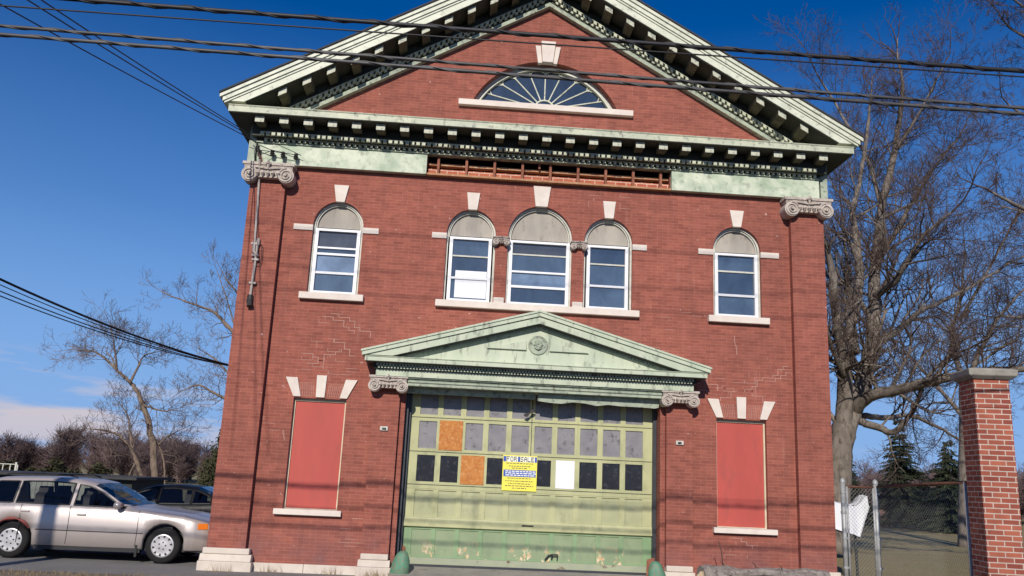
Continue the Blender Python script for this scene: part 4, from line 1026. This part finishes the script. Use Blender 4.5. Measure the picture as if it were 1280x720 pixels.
# clipped dark evergreen hedge, low sheds and fences beyond the cars
def leafmass(b, x0, x1, y0, y1, z0, z1, n_, rg, s_=.09):
    for i in range(n_):
        x, y = rg.uniform(x0, x1), rg.uniform(y0, y1); z = z0+(z1-z0)*(rg.random()**.6)*(.72+.2*math.sin(x*2.3)+.14*math.sin(x*5.7+1)+rg.uniform(0, .12)); a, c_ = rg.uniform(0, 6.28), rg.uniform(-.6, .6)
        d = np.array([math.cos(a), math.sin(a), c_])*s_*rg.uniform(.6, 1.4); e_ = np.array([-math.sin(a), math.cos(a), rg.uniform(-1, 1)])*s_*.5
        p_ = np.array([x, y, z]); b.add([p_-d, p_+e_, p_+d, p_-e_], [(0, 1, 2, 3)])
rg = random.Random(4)
t = thing('evergreen_hedge', 'low olive green hedge below the brown woods, above the wagon roof', 'hedge', (-26, 32, 0))
b = MB(); leafmass(b, -3.6, 6.2, -.6, .6, 0, 1.55, 8000, rg, .1); b.build('foliage', 'cedar', t)
b = MB()
for x in (-3, -1.5, 0, 1.5, 3): b.tube([(x, 0, 0), (x, 0, 1.3)], .05, 5)
b.build('stems', 'bark', t)
p = at(75, 600, 20)
t = thing('dark_shed', 'long low black flat roofed shed behind the wagon roof', 'shed', (-14.3, 13, 0))
MB().box(-3.6, 2.7, 0, 3, 0, 1.16).build('wall', 'darkboard', t); MB().box(-3.8, 2.9, -.25, 3.2, 1.163, 1.25).build('roof', 'roof', t)
t = thing('white_railing', 'bit of pale railing at the left edge above the wagon roof', 'railing', (-21.05, 23, -.12))
b = MB().box(-3.5, 1.15, -.4, 1.2, 0, 1.2); b.build('deck', 'darkboard', t)
b = MB().box(-3.5, 1.1, -.38, -.34, 1.215, 1.245).box(-3.5, 1.1, -.38, -.34, 1.52, 1.55)
x = -3.4
while x < 1.15: b.box(x, x+.035, -.375, -.345, 1.25, 1.52); x += .3
for x in (-3.4, -1.2, 1.02): b.box(x, x+.07, -.4, -.32, 1.205, 1.62)
b.build('rail', 'oldwhite', t)
t = thing('board_fence', 'pale vertical board fence seen through the wagon windows', 'fence', (-12.3, 7.5, 0))
b = MB(); x = -3.2
while x < 1.6: b.box(x, x+.125, 0, .025, 0, 1.16+random.uniform(-.015, .015)); x += .135
b.build('boards', 'paleboard', t); MB().box(-3.2, 1.65, .027, .08, .25, .35).box(-3.2, 1.65, .027, .08, .85, .95).build('rails', 'paleboard', t)
# stones on the lawn at the right
for (px, py, Y, w_, h_, m_, lab, cat) in ((1164, 668, 36, .42, .5, 'palestone', 'small pale upright stone on the lawn behind the fence', 'stone'), (1103, 668, 34, .85, 1.0, 'redstone', 'reddish rounded stone on the lawn behind the gate', 'stone'), (1204, 668, 33, .5, .5, 'palestone', 'pale stone on the lawn beside the brick gate post', 'stone')):
    p = at(px, py, Y); t = thing('lawn_stone', lab, cat, (p[0], p[1], -.03), 0, 'stones on the lawn')
    MB().prism([(-w_/2, .1), (w_/2, .1), (w_/2, h_*.75), (w_*.3, h_*.95), (0, h_), (-w_*.3, h_*.95), (-w_/2, h_*.75)], -.1, .1).build('slab', m_, t, bevel=.02); MB().box(-w_*.65, w_*.65, -.18, .18, 0, .1).build('foot', m_, t)
t = thing('dark_bush', 'wide dark evergreen bush at the far edge of the lawn, left of the gate post', 'bush', (24, 38, 0)); p = at(1185, 660, 38); t.location = (p[0], p[1], 0)
b = MB(); leafmass(b, -3.4, 1.8, -.9, .9, 0, 2.1, 9000, rg, .1); b.build('foliage', 'needle', t); MB().tube([(0, 0, 0), (0, 0, 1)], .06, 5).build('stem', 'bark', t)

# ================================================================== CARS
def carglass():
    t = NT('car_glass'); tr_ = t.n('BsdfTransparent'); tr_.inputs[0].default_value = (.66, .70, .69, 1)
    gl = t.n('BsdfGlossy'); gl.inputs['Roughness'].default_value = .02; fr_ = t.n('Fresnel'); fr_.inputs[0].default_value = 1.55; mxs = t.n('MixShader')
    t.l(fr_.outputs[0], mxs.inputs[0]); t.l(tr_.outputs[0], mxs.inputs[1]); t.l(gl.outputs[0], mxs.inputs[2]); t.l(mxs.outputs[0], t.o.inputs[0]); return t.m
M['carglass'] = carglass()
def paint(name, c, metal, rough):
    t = NT(name); v = t.uv(src='Object'); t.col(t.mix(t.ramp(t.noise(v, 3, 5), .3, .7), tuple(x*.92 for x in c), c))
    t.b.inputs['Coat Weight'].default_value = .35; t.b.inputs['Coat Roughness'].default_value = .08; return t.set(rough, metal, .5)
M['champagne'] = paint('champagne_paint', (.53, .46, .425), .35, .36)
M['navy'] = plain('black_car_paint', (.009, .01, .013), .38, 0, .12, bump=0)
M['trim'] = plain('black_trim', (.02, .02, .022), .55)
M['tyre'] = plain('tyre_rubber', (.022, .021, .021), .85, spec=.2)
M['hub'] = plain('silver_hubcap', (.62, .60, .60), .35, .5, var=.08)
M['seat'] = plain('grey_seat', (.09, .08, .08), .9)
M['amber'] = plain('amber_lens', (.8, .2, .02), .2, spec=.6, var=.05)
M['lens'] = plain('clear_lens', (.6, .6, .58), .12, spec=.8, var=.1)
M['rustpaint'] = plain('rust_patch', (.25, .06, .05), .8, var=.3)
def interp(tab, x):
    for (x0, y0), (x1, y1) in zip(tab[:-1], tab[1:]):
        if x0 <= x <= x1: return y0+(y1-y0)*(x-x0)/(x1-x0)
    return tab[0][1] if x < tab[0][0] else tab[-1][1]
def make_car(name, label, loc, rz, mat_, L_, W_, belt, roof, wid, sill, wheels, wins, glass_x, wr, ar, detail):
    """lofted shell along x (nose at +x). belt/roof/wid: tables over x; wins: side windows (x0, x1); glass_x: windscreen and back glass spans"""
    t = thing(name, label, 'car', loc, rz)
    xs = set()
    for tab in (belt, roof, wid): xs |= {round(a, 4) for a, _ in tab}
    for w0 in wheels:
        for k_ in range(13): xs.add(round(w0+ar*math.cos(math.pi*k_/12), 4))
    for a, b_ in wins+glass_x: xs |= {round(a, 4), round(b_, 4)}
    x = belt[0][0]
    while x < belt[-1][0]: xs.add(round(x, 4)); x += .12
    xs = sorted(xs)
    xs = [x for i, x in enumerate(xs) if i == 0 or x-xs[i-1] > .004]
    rings = []
    for x in xs:
        zb_, zr, hw = interp(belt, x), interp(roof, x), interp(wid, x)
        zs = sill
        for w0 in wheels:
            if abs(x-w0) < ar: zs = max(zs, wr+math.sqrt(max(ar*ar-(x-w0)**2, 0)))
        cab = zr-zb_
        zs = min(zs, zb_-.1)
        zm = max((zs+zb_)/2, zs+.05)
        ring = [(hw*.9, zs), (hw*.985, zs+.025), (hw, min(max(zm, zs+.04), zb_-.06)), (hw*.985, zb_-.05), (hw*.955, zb_)]
        if cab > .12:
            tum = .17*min(1, cab/.5)
            ring += [(hw*.94, zb_+.02), (hw*.94-tum, zr-.085), (hw*.94-tum-.03, zr-.04), (hw*.55, zr-.008), (0, zr)]
        else:
            ring += [(hw*.93, zb_+cab*.3), (hw*.85, zb_+cab*.6), (hw*.75, zb_+cab*.8), (hw*.45, zb_+cab*.96), (0, zb_+cab)]
        rings.append(ring)
    n = len(rings[0]); body = MB(); parts = {}
    def quad(i, k_, s_):
        a, b_ = rings[i], rings[i+1]; q = [(xs[i], s_*a[k_][0], a[k_][1]), (xs[i+1], s_*b_[k_][0], b_[k_][1]), (xs[i+1], s_*b_[k_+1][0], b_[k_+1][1]), (xs[i], s_*a[k_+1][0], a[k_+1][1])]
        return q if s_ < 0 else q[::-1]
    for i in range(len(xs)-1):
        xm = (xs[i]+xs[i+1])/2
        for k_ in range(n-1):
            for s_ in (1, -1):
                key = None
                if k_ == 5:
                    for a, b_ in wins:
                        if a <= xm <= b_: key = ('side_window', a, s_)
                if k_ >= 7:
                    for gi, (a, b_) in enumerate(glass_x):
                        if a <= xm <= b_: key = ('windscreen' if gi == 0 else 'back_window', 0, 0)
                (parts.setdefault(key, MB()) if key else body).add(quad(i, k_, s_), [(0, 1, 2, 3)])
    for i in (0, len(xs)-1):
        rg_ = rings[i]; poly = [(xs[i], a, z) for a, z in rg_]+[(xs[i], -a, z) for a, z in rg_[::-1]][1:]
        body.add(poly, [tuple(range(len(poly))) if i else tuple(range(len(poly)-1, -1, -1))])
    bo = body.build('body', mat_, t, smooth=True)
    me = bo.data; bm = bmesh.new(); bm.from_mesh(me); bmesh.ops.remove_doubles(bm, verts=bm.verts, dist=.0008); bmesh.ops.recalc_face_normals(bm, faces=bm.faces); bm.to_mesh(me); bm.free()
    for q in me.polygons: q.use_smooth = True
    for key, q in parts.items(): q.build(key[0], 'carglass', t)
    # window surrounds
    for a, b_ in wins:
        for s_ in (-1, 1):
            tr_ = MB()
            lo, hi = [], []
            for q in range(11):
                x = a+(b_-a)*q/10; zb_, zr, hw = interp(belt, x), interp(roof, x), interp(wid, x); tum = .17*min(1, (zr-zb_)/.5)
                lo.append((x, s_*(hw*.94+.004), zb_+.02)); hi.append((x, s_*(hw*.94-tum+.004), max(zr-.085, zb_+.02)))
            tr_.tube(lo+hi[::-1]+lo[:1], .014, 5); tr_.build('window_trim', 'trim', t)
    # floor, wells, seats
    f_ = MB().box(xs[0]+.15, xs[-1]-.15, -W_/2+.14, W_/2-.14, sill-.02, sill+.12)
    for w0 in wheels: f_.box(w0-ar, w0+ar, -W_/2+.3, W_/2-.3, sill, wr+ar)
    f_.box(wheels[0]-.3, wheels[1]+.1, -W_/2+.16, W_/2-.16, sill+.12, interp(belt, (wheels[0]+wheels[1])/2)-.08); f_.build('underbody', 'trim', t)
    se = MB()
    for x in detail['seats']:
        for y in (-.36, .36): se.profx([(y-.24, .6), (y+.24, .6), (y+.22, 1.08), (y+.12, 1.13), (y+.1, 1.22), (y-.1, 1.22), (y-.12, 1.13), (y-.22, 1.08)], x-.07, x+.09)
    se.build('seats', 'seat', t)
    # wheels
    for w0 in wheels:
        for s_ in (-1, 1):
            yo = s_*(W_/2-.03); yi = s_*(W_/2-.22)
            ty = MB(); pr_ = [(wr*.66, yo), (wr*.9, yo+s_*.004), (wr, yo-s_*.03), (wr, yi), (wr*.66, yi)]
            nn = 32
            for r_, y in pr_:
                for j in range(nn): a = 2*math.pi*j/nn; ty.v.append((w0+r_*math.cos(a), y, wr+r_*math.sin(a)))
            for i in range(len(pr_)-1):
                for j in range(nn): ty.f.append((i*nn+j, i*nn+(j+1) % nn, (i+1)*nn+(j+1) % nn, (i+1)*nn+j)); ty.mi.append(0)
            W = ty.build('wheel', 'tyre', t, smooth=True)
            hb_ = MB(); nn = 32; pr_ = [(wr*.67, yo-s_*.012), (wr*.63, yo+s_*.004), (wr*.56, yo-s_*.002), (wr*.25, yo+s_*.008), (0, yo+s_*.01)]
            for r_, y in pr_:
                for j in range(nn): a = 2*math.pi*j/nn; hb_.v.append((w0+r_*math.cos(a), y, wr+r_*math.sin(a)))
            for i in range(len(pr_)-1):
                for j in range(nn): hb_.f.append((i*nn+j, i*nn+(j+1) % nn, (i+1)*nn+(j+1) % nn, (i+1)*nn+j)); hb_.mi.append(0)
            hb_.build('hubcap', 'hub', W, smooth=True)
            sl = MB()
            for k_ in range(10):
                a = 2*math.pi*(k_+.3)/10; c_, q = math.cos(a), math.sin(a); r0, r1, hw = wr*.44, wr*.57, wr*.05
                sl.add([(w0+c_*r0-q*hw*.6, yo+s_*.0075, wr+q*r0+c_*hw*.6), (w0+c_*r0+q*hw*.6, yo+s_*.0075, wr+q*r0-c_*hw*.6), (w0+c_*r1+q*hw*1.3, yo+s_*.006, wr+q*r1-c_*hw*1.3), (w0+c_*r1-q*hw*1.3, yo+s_*.006, wr+q*r1+c_*hw*1.3)], [(0, 1, 2, 3)])
            for k_ in range(5):
                a = 2*math.pi*(k_+.1)/5; sl.cyl((w0+wr*.2*math.cos(a), yo+s_*.008, wr+wr*.2*math.sin(a)), 'y', wr*.045, s_*.004, 8)
            sl.build('hub_slots', 'trim', W)
    # seams, handles, mirrors, mouldings on both flanks
    for s_ in (-1, 1):
        sm_ = MB()
        for x in detail['seams']:
            zb_, hw = interp(belt, x), interp(wid, x); sm_.tube([(x, s_*(hw*.985+.0), sill+.05), (x+.01, s_*(hw+.001), (sill+zb_)/2), (x, s_*(hw*.985+.001), zb_-.05), (x, s_*(hw*.955+.001), zb_)], .006, 4)
        x0, x1 = detail['mould']; n2 = 12
        pts = [(x0+(x1-x0)*i/n2, s_*(interp(wid, x0+(x1-x0)*i/n2)+.003), detail['mz']) for i in range(n2+1)]; sm_.tube(pts, .008, 4)
        sm_.build('panel_seams', 'trim', t)
        for x, z in detail['handles']:
            q = MB().box(x-.075, x+.075, *sorted((s_*(interp(wid, x)-.01), s_*(interp(wid, x)+.018))), z-.014, z+.014); q.build('door_handle', detail.get('hm', 'trim'), t, bevel=.006)
        x, z = detail['mirror']; hw = interp(wid, x)*.95
        q = MB().tube([(x+.05, s_*hw, z), (x, s_*(hw+.06), z), (x, s_*(hw+.17), z)], [.03, .065, .06], 10); q.build('wing_mirror', mat_ if s_ < 0 else 'trim', t, smooth=True)
        x0, x1, z0, z1, m_ = detail['rocker']; q = MB().box(x0, x1, *sorted((s_*(W_/2-.16), s_*(W_/2-.035))), z0, z1); q.build('rocker_panel', m_, t)
        for (x0, x1, z0, z1, m_, nm) in detail['lamps']:
            hw0, hw1 = interp(wid, x0), interp(wid, x1); q = MB(); o_ = .006
            q.add([(x0, s_*(hw0+o_), z0), (x1, s_*(hw1+o_), z0), (x1, s_*(hw1+o_), z1), (x0, s_*(hw0+o_), z1), (x0, s_*(hw0-.06), z0), (x1, s_*(hw1-.06), z0), (x1, s_*(hw1-.06), z1), (x0, s_*(hw0-.06), z1)],
                  [(0, 1, 2, 3) if s_ < 0 else (3, 2, 1, 0), (0, 4, 5, 1), (3, 2, 6, 7), (0, 3, 7, 4), (1, 5, 6, 2)]); q.build(nm, m_, t)
    return t
# estate car, nose to the right, its flank about half a metre behind the facade line
nose = .93; wb = 2.60
wag = dict(
    belt=[(-3.55, .86), (-3.4, .90), (-2.6, .915), (-.9, .90), (-.35, .87), (.3, .80), (.62, .72), (.8, .66), (.86, .60)],
    roof=[(-3.55, .90), (-3.46, 1.0), (-3.2, 1.33), (-3.0, 1.375), (-2.2, 1.40), (-1.7, 1.385), (-1.4, 1.335), (-1.15, 1.22), (-.9, 1.07), (-.62, .935), (-.35, .905), (.3, .835), (.62, .755), (.8, .69), (.86, .62)],
    wid=[(-3.55, .74), (-3.4, .82), (-2.6, .86), (-1.3, .87), (0, .86), (.5, .82), (.72, .74), (.86, .6)])
t = make_car('estate_car', 'pinkish silver estate car parked nose to the left brick corner', (-6.42, 1.33, 0), 0, 'champagne', 4.4, 1.74, wag['belt'], wag['roof'], wag['wid'], .22, (-2.6, 0), [(-3.14, -2.67), (-2.62, -1.70), (-1.62, -.72)], [(-1.36, -.66), (-3.5, -3.22)], .302, .36,
    dict(seats=(-1.55, -2.35), seams=(-.47, -1.66, -2.5), mould=(-2.2, -.36), mz=.50, handles=((-1.45, .78), (-2.42, .80)), hm='champagne', mirror=(-.82, .96), rocker=(-2.2, -.38, .17, .28, 'trim'), lamps=((.56, .72, .60, .70, 'amber', 'indicator'), (.725, .82, .60, .69, 'lens', 'headlight'))))
q = MB()
for s_ in (-1, 1):
    q.tube([(-3.0, s_*.52, 1.40), (-2.9, s_*.52, 1.425), (-1.9, s_*.52, 1.435), (-1.75, s_*.52, 1.40)], .014, 6)
q.tube([(-2.8, -.52, 1.43), (-2.8, .52, 1.43)], .012, 5).tube([(-2.1, -.52, 1.435), (-2.1, .52, 1.435)], .012, 5); q.build('roof_rack', 'trim', t)
q = MB().box(-.46, -.42, -.86, -.66, .1, .3); q.build('mud_flap', 'black', t)
q = MB(); ptr = [(-2.6+.365*math.cos(R(a)), -.868, .302+.365*math.sin(R(a))) for a in range(35, 150, 8)]; q.tube(ptr, [.012+.02*math.sin(i*.6)**2 for i in range(len(ptr))], 5); q.build('rusty_arch', 'rustpaint', t)
q = MB().profx([(-.6, .3), (-.6, .5), (.6, .5), (.6, .3)], .84, .87); q.build('front_bumper', 'champagne', t)
# dark saloon, tail to the right, further back
sal = dict(
    belt=[(-2.1, .60), (-1.9, .68), (-1.3, .80), (-.6, .86), (1.0, .90), (1.6, .93), (2.1, .90), (2.2, .8)],
    roof=[(-2.1, .62), (-1.9, .70), (-1.3, .84), (-.75, .90), (-.45, 1.0), (0, 1.2), (.25, 1.28), (.7, 1.315), (1.2, 1.28), (1.6, 1.13), (1.85, .98), (2.1, .94), (2.2, .84)],
    wid=[(-2.1, .6), (-1.9, .78), (-1.3, .85), (0, .87), (1.4, .86), (2.0, .80), (2.2, .66)])
sl = {k_: [(-x, v_) for x, v_ in reversed(tab)] for k_, tab in sal.items()}
t = make_car('sedan_car', 'black sedan parked behind the estate car, half hidden by it', (-8.05, 4.4, -.02), math.pi, 'navy', 4.3, 1.74, sl['belt'], sl['roof'], sl['wid'], .22, (-1.35, 1.25), [(-1.52, -1.14), (-1.1, -.44), (-.36, .42)], [(.02, .7), (-1.78, -1.2)], .3, .36,
    dict(seats=(-.35, -1.0), seams=(.55, -.4, -1.2), mould=(-1.0, .9), mz=.5, handles=((-.2, .8), (-1.0, .82)), mirror=(.5, .96), rocker=(-.95, .85, .17, .28, 'trim'), lamps=((1.9, 2.05, .6, .68, 'lens', 'headlight'), (-2.16, -2.05, .7, .84, 'rustpaint', 'tail_lamp'))))

scene.cycles.max_bounces = 6
